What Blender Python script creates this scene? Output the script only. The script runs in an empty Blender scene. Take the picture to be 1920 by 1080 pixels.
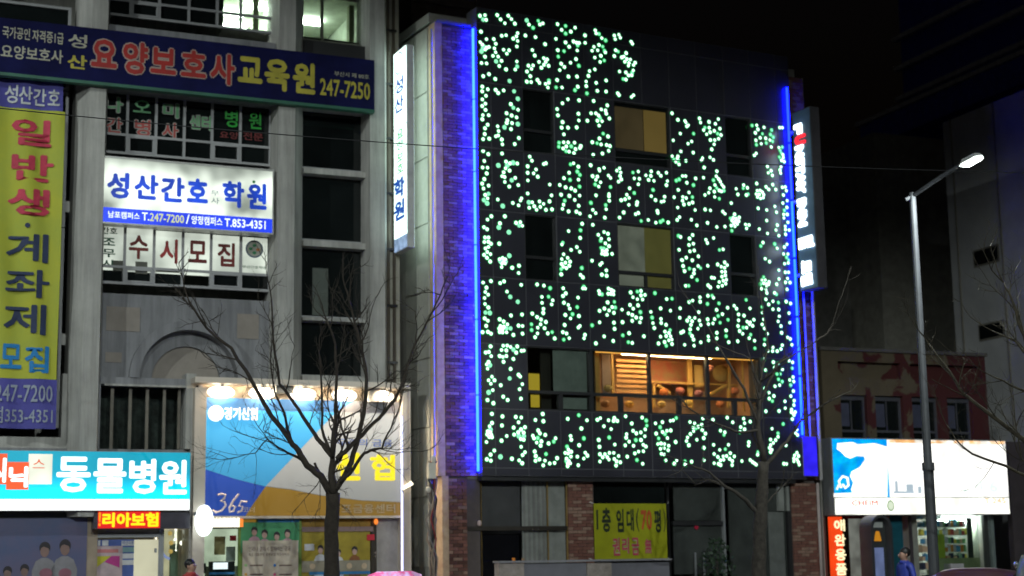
import bpy, math, random
from mathutils import Matrix, Vector
random.seed(7)
R = math.radians
sc = bpy.context.scene
col = sc.collection
# ------------------------------------------------------------------ camera, world, exposure
FPX = 3027.0
_f = Vector((0, math.cos(math.asin(.166)), .166))
_r = Vector((.99988, .0026, -.0154)); _r = (_r - _f * _r.dot(_f)).normalized()
_u = _r.cross(_f)
CAM = Vector((0, 0, 1.6))
cam_d = bpy.data.cameras.new('camera'); cam = bpy.data.objects.new('camera', cam_d); col.objects.link(cam)
m = Matrix((_r, _u, -_f)).transposed().to_4x4(); m.translation = CAM
cam.matrix_world = m
cam_d.sensor_width = 36; cam_d.lens = FPX / 1920 * 36
cam_d.clip_start = .1; cam_d.clip_end = 3000
cam_d.dof.use_dof = True; cam_d.dof.focus_distance = 21; cam_d.dof.aperture_fstop = 1.3
sc.camera = cam
w = bpy.data.worlds.new('World'); sc.world = w; w.use_nodes = True
nt = w.node_tree; bg = nt.nodes['Background']
sky = nt.nodes.new('ShaderNodeTexSky'); sky.sky_type = 'NISHITA'; sky.sun_disc = False
sky.sun_elevation = R(-4); sky.sun_rotation = R(200); sky.altitude = 0
nt.links.new(sky.outputs[0], bg.inputs[0]); bg.inputs[1].default_value = SKY = .012
sc.view_settings.view_transform = 'Standard'; sc.view_settings.look = 'None'
sc.view_settings.exposure = 3;   # the photograph is exposed for the dark street
sc.view_settings.gamma = 1; sc.view_settings.use_curve_mapping = False
sc.cycles.use_denoising = True
sc.cycles.max_bounces = 5; sc.cycles.diffuse_bounces = 2; sc.cycles.glossy_bounces = 2
sc.cycles.transmission_bounces = 3; sc.cycles.transparent_max_bounces = 6
sc.cycles.sample_clamp_indirect = 3; sc.cycles.caustics_reflective = False; sc.cycles.caustics_refractive = False

# ------------------------------------------------------------------ materials
MATS = {}
def _new(name):
    m = bpy.data.materials.new(name); m.use_nodes = True; MATS[name] = m; return m
def mat(name, c, rough=.7, metal=0, var=.18, scale=3.0, bump=.15, c2=None, coat=0, spec=.5):
    if name in MATS: return MATS[name]
    m = _new(name); t = m.node_tree; b = t.nodes['Principled BSDF']
    b.inputs['Roughness'].default_value = rough; b.inputs['Metallic'].default_value = metal
    b.inputs['Specular IOR Level'].default_value = spec
    if coat: b.inputs['Coat Weight'].default_value = coat
    tc = t.nodes.new('ShaderNodeTexCoord'); n = t.nodes.new('ShaderNodeTexNoise')
    n.inputs['Scale'].default_value = scale; n.inputs['Detail'].default_value = 6; n.inputs['Roughness'].default_value = .65
    geo = t.nodes.new('ShaderNodeNewGeometry'); t.links.new(geo.outputs['Position'], n.inputs['Vector'])
    mx = t.nodes.new('ShaderNodeMix'); mx.data_type = 'RGBA'
    mr = t.nodes.new('ShaderNodeMapRange'); mr.inputs[1].default_value = .3; mr.inputs[2].default_value = .7
    t.links.new(n.outputs['Fac'], mr.inputs[0]); t.links.new(mr.outputs[0], mx.inputs[0])
    d = c2 or [x * (1 - var * 1.6) for x in c]
    mx.inputs[6].default_value = (*[min(1, x * (1 + (0 if c2 else var * .6))) for x in c], 1); mx.inputs[7].default_value = (*d, 1)
    t.links.new(mx.outputs[2], b.inputs['Base Color'])
    if bump:
        n2 = t.nodes.new('ShaderNodeTexNoise'); n2.inputs['Scale'].default_value = 40; n2.inputs['Detail'].default_value = 4
        t.links.new(geo.outputs['Position'], n2.inputs['Vector'])
        bp = t.nodes.new('ShaderNodeBump'); bp.inputs['Strength'].default_value = bump; bp.inputs['Distance'].default_value = .01
        t.links.new(n2.outputs['Fac'], bp.inputs['Height']); t.links.new(bp.outputs[0], b.inputs['Normal'])
    return m
def streaks(m, lo=.72, hi=1.08):
    """rain streaks and grime running down a rendered wall"""
    t = m.node_tree; b = t.nodes['Principled BSDF']; l = b.inputs['Base Color'].links[0]; src = l.from_socket; t.links.remove(l)
    geo = t.nodes.new('ShaderNodeNewGeometry'); mp = t.nodes.new('ShaderNodeMapping'); mp.inputs['Scale'].default_value = (3.2, 3.2, .22)
    n = t.nodes.new('ShaderNodeTexNoise'); n.inputs['Scale'].default_value = 1.6; n.inputs['Detail'].default_value = 7; n.inputs['Roughness'].default_value = .7
    t.links.new(geo.outputs['Position'], mp.inputs[0]); t.links.new(mp.outputs[0], n.inputs['Vector'])
    mr = t.nodes.new('ShaderNodeMapRange'); mr.inputs[1].default_value = .35; mr.inputs[2].default_value = .62; mr.inputs[3].default_value = lo; mr.inputs[4].default_value = hi
    t.links.new(n.outputs['Fac'], mr.inputs[0]); hs = t.nodes.new('ShaderNodeHueSaturation'); t.links.new(mr.outputs[0], hs.inputs['Value'])
    t.links.new(src, hs.inputs['Color']); t.links.new(hs.outputs[0], b.inputs['Base Color']); return m
def brickmat(name, c, c2):
    m = mat(name, c, .85, var=.2, scale=9, c2=c2, bump=.4)
    t = m.node_tree; b = t.nodes['Principled BSDF']
    oi = t.nodes.new('ShaderNodeObjectInfo'); hs = t.nodes.new('ShaderNodeHueSaturation')
    mr = t.nodes.new('ShaderNodeMapRange'); mr.inputs[3].default_value = .55; mr.inputs[4].default_value = 1.5
    t.links.new(oi.outputs['Random'], mr.inputs[0]); t.links.new(mr.outputs[0], hs.inputs['Value'])
    l = b.inputs['Base Color'].links[0]; src = l.from_socket; t.links.remove(l)
    t.links.new(src, hs.inputs['Color']); t.links.new(hs.outputs[0], b.inputs['Base Color'])
    return m
EK = .125   # lamp strengths below are written as they appear at that exposure
def emis(name, c, s, var=0, scale=1.2, c2=None, samp='AUTO', vgrad=None):
    """a thing that gives off light; var = unevenness of the tubes inside it"""
    if name in MATS: return MATS[name]
    s = s * EK; m = _new(name); t = m.node_tree; b = t.nodes['Principled BSDF']
    b.inputs['Base Color'].default_value = (*[.3 * x for x in c], 1); b.inputs['Roughness'].default_value = .4
    b.inputs['Emission Color'].default_value = (*c, 1); b.inputs['Emission Strength'].default_value = s
    src = None
    if var:
        geo = t.nodes.new('ShaderNodeNewGeometry'); n = t.nodes.new('ShaderNodeTexNoise')
        n.inputs['Scale'].default_value = scale; n.inputs['Detail'].default_value = 2
        t.links.new(geo.outputs['Position'], n.inputs['Vector'])
        mr = t.nodes.new('ShaderNodeMapRange'); mr.inputs[1].default_value = .32; mr.inputs[2].default_value = .68
        mr.inputs[3].default_value = s * (1 - var); mr.inputs[4].default_value = s * (1 + var)
        t.links.new(n.outputs['Fac'], mr.inputs[0]); src = mr.outputs[0]
        if c2:
            mx = t.nodes.new('ShaderNodeMix'); mx.data_type = 'RGBA'
            mx.inputs[6].default_value = (*c, 1); mx.inputs[7].default_value = (*c2, 1)
            n3 = t.nodes.new('ShaderNodeTexNoise'); n3.inputs['Scale'].default_value = scale * 1.7
            t.links.new(geo.outputs['Position'], n3.inputs['Vector'])
            m3 = t.nodes.new('ShaderNodeMapRange'); m3.inputs[1].default_value = .42; m3.inputs[2].default_value = .58
            t.links.new(n3.outputs['Fac'], m3.inputs[0]); t.links.new(m3.outputs[0], mx.inputs[0])
            t.links.new(mx.outputs[2], b.inputs['Emission Color'])
    if vgrad:   # (z0, z1, f0, f1): graded by height: lightboxes dim at the upper rim, bank prints brighten
        g2 = t.nodes.new('ShaderNodeNewGeometry'); sx = t.nodes.new('ShaderNodeSeparateXYZ')
        t.links.new(g2.outputs['Position'], sx.inputs[0])
        mg = t.nodes.new('ShaderNodeMapRange'); mg.interpolation_type = 'SMOOTHSTEP'
        for i, v in enumerate(vgrad): mg.inputs[i + 1].default_value = v
        t.links.new(sx.outputs[2], mg.inputs[0])
        mm = t.nodes.new('ShaderNodeMath'); mm.operation = 'MULTIPLY'; mm.inputs[1].default_value = s
        t.links.new(mg.outputs[0], mm.inputs[0])
        if src is not None: t.links.new(src, mm.inputs[1])
        src = mm.outputs[0]
    if src is not None: t.links.new(src, b.inputs['Emission Strength'])
    m.cycles.emission_sampling = samp
    return m
def glass(name, tint=(.5, .55, .5), dark=False, rough=.03):
    if name in MATS: return MATS[name]
    m = _new(name); t = m.node_tree; out = t.nodes['Material Output']; t.nodes.remove(t.nodes['Principled BSDF'])
    tr = t.nodes.new('ShaderNodeBsdfTransparent'); tr.inputs[0].default_value = (*tint, 1)
    gl = t.nodes.new('ShaderNodeBsdfGlossy'); gl.inputs['Roughness'].default_value = rough; gl.inputs[0].default_value = (1, 1, 1, 1)
    fr = t.nodes.new('ShaderNodeFresnel'); fr.inputs[0].default_value = 1.5
    mx = t.nodes.new('ShaderNodeMixShader')
    t.links.new(fr.outputs[0], mx.inputs[0]); t.links.new(tr.outputs[0], mx.inputs[1]); t.links.new(gl.outputs[0], mx.inputs[2])
    t.links.new(mx.outputs[0], out.inputs[0])
    return m
DARKGLASS = mat('dark_glass', (.010, .013, .013), .06, var=.3, scale=.7, bump=0)
GLASS = glass('clear_glass', (.85, .9, .87))

# ------------------------------------------------------------------ frames and meshes
class Fr:
    """ground-plan frame of one street front: s runs along it to the right, y into the building, z up"""
    def __init__(F, o, ang): F.o = Vector((o[0], o[1], 0)); F.ang = ang; F.d = Vector((math.cos(ang), math.sin(ang), 0)); F.n = Vector((-math.sin(ang), math.cos(ang), 0))
    def P(F, s, y, z): return F.o + F.d * s + F.n * y + Vector((0, 0, z))
    def hit(F, px, py, y=0):
        ray = _f + _r * ((px - 960) / FPX) + _u * ((540 - py) / FPX)
        p0 = F.o + F.n * y - CAM
        t = p0.dot(F.n) / ray.dot(F.n); q = CAM + ray * t - F.o
        return q.dot(F.d), q.z
    def at(F, px, py, y=0):
        s, z = F.hit(px, py, y); return (s, y, z)
def ray_dir(px, py): return (_f + _r * ((px - 960) / FPX) + _u * ((540 - py) / FPX))
def front(vx, vy, px, D):
    v = ray_dir(vx, vy); ang = math.atan2(v.y, v.x)
    q = ray_dir(px, 900); t = D / q.dot(_f)
    p = CAM + q * t
    return Fr((p.x, p.y), ang)
WF = Fr((0, 0), 0)                       # plain world frame
FM = front(6780, 958, 893, 36.0)         # the building with the lights
FL = front(7950, 975, 720, 36.0)         # the pale building on the left
FR = front(8500, 930, 1560, 41.0)        # the shops on the right
FS = Fr((FM.P(0, 0, 0).x, FM.P(0, 0, 0).y), FM.ang)

class MB:
    def __init__(b): b.v = []; b.f = []; b.m = []
    def add(b, vs, fs, mi=0):
        k = len(b.v); b.v += [tuple(p) for p in vs]
        for f in fs: b.f.append([i + k for i in f]); b.m.append(mi)
        return b
    def box(b, s0, s1, y0, y1, z0, z1, mi=0):
        return b.add([(s0, y0, z0), (s1, y0, z0), (s1, y1, z0), (s0, y1, z0), (s0, y0, z1), (s1, y0, z1), (s1, y1, z1), (s0, y1, z1)],
                     [(0, 1, 5, 4), (1, 2, 6, 5), (2, 3, 7, 6), (3, 0, 4, 7), (4, 5, 6, 7), (3, 2, 1, 0)], mi)
    def prism(b, poly, y0, y1, mi=0):     # outline in (s,z)
        n = len(poly); vs = [(s, y0, z) for s, z in poly] + [(s, y1, z) for s, z in poly]
        return b.add(vs, [tuple(range(n)), tuple(range(2 * n - 1, n - 1, -1))] + [((i + 1) % n, i, i + n, (i + 1) % n + n) for i in range(n)], mi)
    def plan(b, poly, z0, z1, mi=0):      # outline in (s,y)
        n = len(poly); vs = [(s, y, z0) for s, y in poly] + [(s, y, z1) for s, y in poly]
        return b.add(vs, [tuple(range(n - 1, -1, -1)), tuple(range(n, 2 * n))] + [(i, (i + 1) % n, (i + 1) % n + n, i + n) for i in range(n)], mi)
    def tube(b, pts, r, n=6, mi=0):
        pts = [Vector(p) for p in pts]; k = len(pts)
        rs = [r] * k if isinstance(r, (int, float)) else list(r)
        if len(rs) != k: rs = [rs[0] + (rs[-1] - rs[0]) * i / (k - 1) for i in range(k)]
        vs = []; up = Vector((.31, .87, .38))
        for i, p in enumerate(pts):
            d = (pts[min(i + 1, k - 1)] - pts[max(i - 1, 0)]).normalized()
            a = d.cross(up); a = a.normalized() if a.length > .05 else d.cross(Vector((1, 0, 0))).normalized(); c = d.cross(a)
            for j in range(n):
                t = 2 * math.pi * j / n; vs.append(p + (a * math.cos(t) + c * math.sin(t)) * rs[i])
        fs = [(i * n + j, i * n + (j + 1) % n, (i + 1) * n + (j + 1) % n, (i + 1) * n + j) for i in range(k - 1) for j in range(n)]
        return b.add(vs, fs + [tuple(range(n - 1, -1, -1)), tuple(range((k - 1) * n, k * n))], mi)
    def disc(b, c, r, y1, n=20, mi=0, sy=1):
        return b.prism([(c[0] + r * math.cos(2 * math.pi * i / n), c[2] + sy * r * math.sin(2 * math.pi * i / n)) for i in range(n)], c[1], y1, mi)
    def ball(b, c, rx, ry, rz, n=10, mi=0):
        vs = []; h = n // 2 + 1
        for i in range(h + 1):
            a = math.pi * i / h
            for j in range(n):
                t = 2 * math.pi * j / n; vs.append((c[0] + rx * math.sin(a) * math.cos(t), c[1] + ry * math.sin(a) * math.sin(t), c[2] + rz * math.cos(a)))
        return b.add(vs, [(i * n + j, (i + 1) * n + j, (i + 1) * n + (j + 1) % n, i * n + (j + 1) % n) for i in range(h) for j in range(n)], mi)

CUBES = {}
def cube_mesh(mt):
    if mt.name not in CUBES:
        me = bpy.data.meshes.new('unit_block'); b = MB().box(-.5, .5, -.5, .5, -.5, .5)
        me.from_pydata(b.v, [], b.f); me.materials.append(mt); CUBES[mt.name] = me
    return CUBES[mt.name]
class Node:
    def __init__(N, o, F, org): N.o = o; N.F = F; N.org = Vector(org)
    def mesh(N, name, mb, mts, label=None, kind=None, smooth=False):
        me = bpy.data.meshes.new(name); g = N.org
        me.from_pydata([(a - g.x, c - g.y, e - g.z) for a, c, e in mb.v], [], mb.f)
        mts = mts if isinstance(mts, (list, tuple)) else [mts]
        for q in mts: me.materials.append(q)
        if len(mts) > 1: me.polygons.foreach_set('material_index', mb.m)
        if smooth: me.polygons.foreach_set('use_smooth', [True] * len(me.polygons))
        me.update()
        o = bpy.data.objects.new(name, me); col.objects.link(o); o.parent = N.o
        if label: o['label'] = label
        if kind: o['kind'] = kind
        return Node(o, N.F, N.org)
    def cube(N, name, s0, s1, y0, y1, z0, z1, mt, label=None):
        o = bpy.data.objects.new(name, cube_mesh(mt)); col.objects.link(o); o.parent = N.o
        o.location = Vector(((s0 + s1) / 2, (y0 + y1) / 2, (z0 + z1) / 2)) - N.org
        o.scale = (abs(s1 - s0), abs(y1 - y0), abs(z1 - z0))
        if label: o['label'] = label
        return o
    def box(N, name, s0, s1, y0, y1, z0, z1, mt, **k): return N.mesh(name, MB().box(s0, s1, y0, y1, z0, z1), mt, **k)
    def rect(N, px0, py0, px1, py1, y=0):     # corner pixels of the photograph -> s0, s1, z0, z1 on this front
        a = N.F.hit(px0, py0, y); c = N.F.hit(px1, py1, y); return a[0], c[0], c[1], a[1]
    def pbox(N, name, px0, py0, px1, py1, y0, y1, mt, **k):
        s0, s1, z0, z1 = N.rect(px0, py0, px1, py1, y0); return N.box(name, s0, s1, y0, y1, z0, z1, mt, **k)
    def text(N, name, body, px0, py0, px1, py1, y, mt, off=0.0, dep=.004, **k):
        s0, s1, z0, z1 = N.rect(px0, py0, px1, py1, y)
        mb = MB(); glyphs(mb, body, s0, s1, z0, z1, y, off, dep); return N.mesh(name, mb, mt, **k)
def thing(name, label, cat, F, org=(0, 0, 0), group=None, kind=None):
    o = bpy.data.objects.new(name, None); col.objects.link(o); o.empty_display_size = .3
    o.location = F.P(*org); o.rotation_euler = (0, 0, F.ang)
    if label: o['label'] = label
    if cat: o['category'] = cat
    if group: o['group'] = group
    if kind: o['kind'] = kind
    return Node(o, F, org)
def solo(name, mb, mts, F=WF, label=None, cat=None, group=None, kind=None, org=(0, 0, 0), smooth=False):
    """a top-level object that is a single mesh"""
    me = bpy.data.meshes.new(name); g = Vector(org)
    me.from_pydata([(a - g.x, c - g.y, e - g.z) for a, c, e in mb.v], [], mb.f)
    mts = mts if isinstance(mts, (list, tuple)) else [mts]
    for q in mts: me.materials.append(q)
    if len(mts) > 1: me.polygons.foreach_set('material_index', mb.m)
    if smooth: me.polygons.foreach_set('use_smooth', [True] * len(me.polygons))
    o = bpy.data.objects.new(name, me); col.objects.link(o)
    o.location = F.P(*org); o.rotation_euler = (0, 0, F.ang)
    for k, v in (('label', label), ('category', cat), ('group', group), ('kind', kind)):
        if v: o[k] = v
    return Node(o, F, org)

GLY = {}
def glyph_data(body, off):
    k = (body, off)
    if k not in GLY:
        def conv(of):
            c = bpy.data.curves.new('writing', 'FONT'); c.body = body; c.resolution_u = 2; c.offset = of; c.dimensions = '2D'; c.fill_mode = 'FRONT'
            o = bpy.data.objects.new('writing', c); col.objects.link(o)
            d = bpy.context.evaluated_depsgraph_get()
            me = bpy.data.meshes.new_from_object(o.evaluated_get(d))
            r = ([(v.co.x, v.co.y) for v in me.vertices], [tuple(p.vertices) for p in me.polygons], None)
            ed = {}
            for p in r[1]:
                for i in range(len(p)):
                    a, b = p[i], p[(i + 1) % len(p)]; ed[(a, b)] = 1
            bd = [(a, b) for a, b in ed if (b, a) not in ed]
            bpy.data.objects.remove(o); bpy.data.curves.remove(c); bpy.data.meshes.remove(me)
            return r[0], r[1], bd
        GLY[k] = conv(off)
    return GLY[k]
def bounds(body):
    v = glyph_data(body, 0.0)[0]; return min(x for x, y in v), max(x for x, y in v), min(y for x, y in v), max(y for x, y in v)
def glyphs(mb, body, s0, s1, z0, z1, y, off=0.0, dep=.004, mi=0, rot=False, fn=None):
    x0, x1, y0, y1 = bounds(body); vs, fs, bd = glyph_data(body, 0.0)
    x0 -= off; x1 += off; y0 -= off; y1 += off      # heavy writing: the same strokes laid side by side
    if off > .008:
        k = 6 if off < .05 else 8
        sh = [(off * math.cos(2 * math.pi * i / k + .3), off * math.sin(2 * math.pi * i / k + .3)) for i in range(k)] + [(0, 0)]
    else: sh = [(0, 0)]
    for q_, (dx, dy) in enumerate(sh): _glyph(mb, vs, fs, bd, x0, x1, y0, y1, s0, s1, z0, z1, y - .0005 * q_, dep, mi, rot, fn, dx, dy, .0005 * q_)
def _glyph(mb, vs, fs, bd, x0, x1, y0, y1, s0, s1, z0, z1, y, dep, mi, rot, fn, dx, dy, lift):
    def mp(x, yy, d):
        x += dx; yy += dy
        u = (x - x0) / (x1 - x0); v = (yy - y0) / (y1 - y0)
        if rot: u, v = v, 1 - u          # turned a quarter clockwise: reads downwards
        if fn: return fn(u, v, d - lift)
        return (s0 + u * (s1 - s0), y + d, z0 + v * (z1 - z0))
    n = len(vs); V = [mp(a, c, 0) for a, c in vs]; Fs = list(fs)
    if dep > .006:
        V += [mp(a, c, dep) for a, c in vs]; Fs += [(b, a, a + n, b + n) for a, b in bd]
    mb.add(V, Fs, mi)
LEDS = {}
LEDS["A"] = (800, 0, "400,118 438,113 425,146 446,148 530,113 555,145 587,174 613,118 636,143 662,177 752,152 768,184 799,208 838,156 850,183 872,175 982,181 1043,194 1013,224 1043,251 1082,237 1114,207 1265,227 1272,250 1293,254 1314,285 1343,302 1188,265 1408,266 1442,260 1415,293 1453,282 1534,312 1544,328 408,237 449,293 504,293 564,268 596,264 683,248 674,272 650,289 683,307 741,266 817,278 889,331 519,328 677,348 402,316 418,334 430,350 450,358 468,352 438,370 412,385 424,362 509,362 518,392 578,373 619,377 602,402 438,425 498,419 537,424 412,472 450,475 522,459 562,456 545,495 596,520 677,461 680,498 665,521 793,375 811,416 843,464 879,436 904,445 893,464 880,486 915,493 861,508 764,492 799,490 787,516 753,536 778,571 425,571 468,556 515,592 623,607 752,612 784,615 832,600 846,621 893,629 918,604 917,620 910,656 970,291 1042,318 1069,350 1102,311 1125,320 1144,322 1133,340 1189,321 1130,378 984,376 1031,383 988,424 1255,351 1293,337 1321,349 1241,380 1283,377 1335,380 1340,392 1307,418 1262,431 1333,453 1302,464 1121,443 1080,470 1142,493 1010,478 1034,502 999,525 1222,533 1262,520 1214,569 1064,574 1128,574 979,600 1197,611 1198,645 972,655 1016,656 1134,650 1113,676 1203,700 1272,621 1347,603 1281,681 1346,686 1418,376 1436,386 1497,398 1408,420 1464,430 1480,424 1502,443 1528,446 1487,463 1518,472 1514,493 1564,470 1552,488 1550,527 1447,536 1495,543 1542,545 1514,565 1538,564 1475,592 1495,596 1434,700 1443,713 1552,714 1537,727 418,650 417,685 459,669 445,718 418,745 441,777 417,795 442,824 422,863 466,864 418,894 458,935 438,962 436,1005 424,1043 470,1040 518,674 537,697 578,678 657,684 685,740 632,781 651,807 686,823 600,849 638,866 675,880 606,901 601,922 641,923 685,930 585,954 633,968 533,947 540,983 519,1022 537,1016 564,1046 692,1035 1060,744 1019,774 1144,752 1253,757 1355,790 979,818 985,865 1139,853 1020,916 1142,903 1206,905 1013,957 1061,957 1126,955 1030,1007 1310,820 1342,829 1348,852 1234,849 1270,850 1290,866 1301,885 1371,888 1281,905 1316,909 1294,941 1325,1002 1361,1023 1297,1039 1841,849 1885,898 1903,1001 1850,1052")
LEDS["B"] = (800, 250, "994,70 1028,67 1062,68 1110,70 992,100 1024,113 1048,98 1085,97 1117,118 1156,95 1150,110 1047,133 1069,137 1105,148 1243,66 1279,74 1309,83 1350,87 1375,95 1366,131 1250,161 1319,151 569,82 661,80 424,132 463,156 566,151 433,207 420,256 457,257 451,300 433,343 417,377 465,392 427,414 465,453 440,462 458,487 430,500 455,524 539,240 596,212 625,225 650,220 680,226 605,240 592,262 622,279 578,292 566,321 585,327 587,364 665,334 639,351 620,399 688,388 534,496 572,545 647,522 712,487 704,503 690,540 774,175 790,205 758,247 878,230 895,224 821,271 758,296 803,300 834,325 760,353 924,384 758,451 937,465 922,510 768,517 793,517 847,511 877,529 770,558 808,547 853,551 825,573 895,573 941,570 1080,232 1102,225 1138,250 1069,295 1131,287 1150,311 1031,336 1076,349 1139,347 999,387 1043,405 1085,413 1148,399 1114,429 1009,460 1071,469 1148,467 1111,499 1036,505 1027,535 1019,566 1141,543 1065,585 1124,588 1150,601 1231,239 1294,268 1331,258 1297,280 1245,321 1281,324 1270,348 1305,367 1265,383 1291,399 1364,316 1380,334 1380,402 1368,455 1368,472 1271,465 1233,521 1370,505 1344,538 1347,569 1247,574 1268,598 1226,622 1337,632 1448,262 1427,279 1456,293 1451,320 1460,345 1440,362 1548,294 1588,286 1558,338 1596,341 1588,382 1523,412 1558,447 1502,460 1519,484 1489,494 1460,501 1517,536 1580,517 1576,535 1478,593 1588,597 1568,606 1447,632 1685,285 1645,315 1682,319 1738,296 1757,318 1799,295 1665,349 1705,356 1806,358 1799,388 1699,424 1685,471 1785,475 1717,500 1761,513 1780,508 1731,582 1734,596 1610,657 1663,650 1720,670 1755,663 1773,652 1812,668 1873,354 1895,345 1888,424 1857,479 1883,556 1880,649 1897,628 1842,171 1885,172 1907,135 1855,196 1870,214 1888,200 1893,232 1880,188 486,622 457,647 587,622 550,675 543,705 671,671 703,666 695,690 718,693 430,704 454,719 618,741 438,781 465,781 433,815 463,813 483,828 545,827 464,852 441,863 455,890 479,906 431,911 453,933 477,961 548,945 570,935 590,945 555,960 575,965 595,962 565,978 588,975 621,917 563,1003 642,1008 693,993 690,1047 1167,678 1247,686 1155,727 1065,733 1152,784 1022,820 1015,834 1127,853 1084,874 1149,888 1028,907 1014,943 1058,934 1076,962 1041,970 1013,980 1070,993 1048,1010 1025,1000 1010,1018 1010,1057 1331,740 1360,753 1288,761 1310,790 1306,805 1368,794 1341,825 1368,846 1310,860 1330,862 1352,875 1318,880 1340,888 1315,903 1335,908 1352,905 1391,904 1241,955 1315,972 1302,985 1165,1010 1348,1028 1155,1062 1172,1080 1315,1060 1350,1068 1890,769 1905,777 1894,873 1912,950")
LEDS["C"] = (800, 500, "424,119 483,108 552,123 581,110 449,157 440,190 462,210 435,235 710,136 603,187 628,226 438,280 463,306 685,263 442,344 475,347 633,366 716,359 436,388 459,405 447,444 420,491 460,489 483,502 548,395 578,412 606,433 555,445 580,450 545,465 570,468 600,462 630,463 548,490 570,492 600,492 651,512 690,442 720,445 720,502 829,133 880,142 927,161 865,227 915,225 946,252 866,271 938,283 877,317 875,347 793,352 829,378 858,396 787,432 855,432 895,415 834,457 885,461 788,475 832,500 909,500 942,491 814,529 961,538 1025,162 1044,200 1023,220 1136,232 1030,270 1063,287 1074,315 1130,303 1041,362 1095,356 1080,388 1142,370 1036,437 1022,491 1050,501 1150,444 1138,456 1070,536 1029,547 1188,511 1181,537 1180,150 1172,162 1190,163 1293,183 1297,205 1315,207 1365,165 1385,175 1402,183 1362,203 1382,203 1402,208 1358,268 1409,264 1334,314 1392,303 1415,306 1369,328 1297,331 1354,362 1405,346 1466,322 1298,417 1242,440 1405,420 1470,416 1410,466 1332,523 1400,557 1472,515 1519,499 1270,575 1514,566 1543,572 1531,193 1581,187 1608,182 1608,215 1638,212 1548,229 1581,244 1620,246 1713,198 1526,287 1586,290 1550,315 1514,350 1543,362 1604,341 1572,381 1608,385 1542,406 1600,417 1630,522 1682,339 1692,382 1698,423 1708,460 1801,243 1841,240 1755,313 1829,329 1758,392 1760,422 1796,436 1827,475 1788,487 1818,497 1755,525 1797,520 1830,522 1840,547 1817,552 1785,565 1740,576 1841,580 1798,593 1902,312 1899,383 1909,495 480,598 443,644 467,640 485,671 575,593 605,592 562,625 598,628 630,602 680,598 652,622 672,644 712,631 730,629 548,670 572,677 598,670 577,713 651,692 465,715 450,733 475,738 457,765 630,767 490,825 465,852 509,852 482,878 556,889 624,838 690,811 702,824 718,881 697,919 496,926 466,943 575,975 608,1000 457,1000 501,1024 708,990")
LEDS["D"] = (800, 740, "490,144 569,163 669,167 710,171 690,207 565,231 491,212 472,237 480,262 458,275 478,280 455,298 485,300 470,318 490,318 449,355 562,345 601,310 653,247 738,244 708,261 687,283 728,285 657,299 692,309 730,310 706,332 728,337 871,145 816,190 876,199 837,268 850,290 890,302 797,308 806,327 834,325 968,327 826,359 861,350 954,352 915,366 855,382 1142,154 1059,181 1203,192 1161,254 1080,310 1085,338 1180,328 1144,379 1054,390 1064,412 1040,437 1062,440 1085,428 1083,464 1050,480 1048,498 1068,498 1058,515 1078,515 1058,535 709,391 738,432 720,453 508,419 480,450 555,466 452,485 482,495 640,481 694,493 717,514 811,426 896,445 819,460 846,485 888,495 817,496 979,476 960,512 924,516 875,530 1190,435 1131,465 1206,457 1179,479 1138,529 1303,176 1281,188 1408,175 1365,192 1402,197 1430,197 1330,237 1384,258 1370,321 1291,339 1412,374 1297,391 1404,437 1371,437 1338,446 1300,447 1321,469 1355,468 1368,486 1440,460 1408,482 1300,501 1425,500 1453,507 1421,531 1493,162 1539,216 1617,172 1648,194 1652,232 1640,260 1549,271 1607,283 1573,290 1500,296 1497,322 1637,312 1570,341 1608,340 1519,352 1490,380 1552,383 1625,376 1645,389 1626,424 1590,427 1562,440 1505,465 1578,490 1621,518 1717,215 1769,206 1752,244 1829,196 1850,192 1873,175 1722,292 1770,280 1803,271 1831,268 1788,295 1741,328 1806,325 1868,355 1735,370 1758,366 1783,370 1816,383 1754,406 1782,401 1812,416 1761,443 1780,447 1794,493 1877,493 1858,517")
LEDS["E"] = (1200, 0, "241,849 285,898 338,907 345,917 363,938 352,947 302,1001 403,1002 250,1052 388,1061 447,888 455,919 518,914 588,893 566,928 488,957 520,958 600,965 478,975 558,981 527,991 501,1007 583,1002 608,1012 590,1040 529,1050 561,1050 842,941 876,939 931,955 988,975 1048,957 1068,957 885,970 866,996 919,1003 979,1009 902,1033 1000,1028 943,1037 975,1050 870,1052 910,1078")
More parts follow.
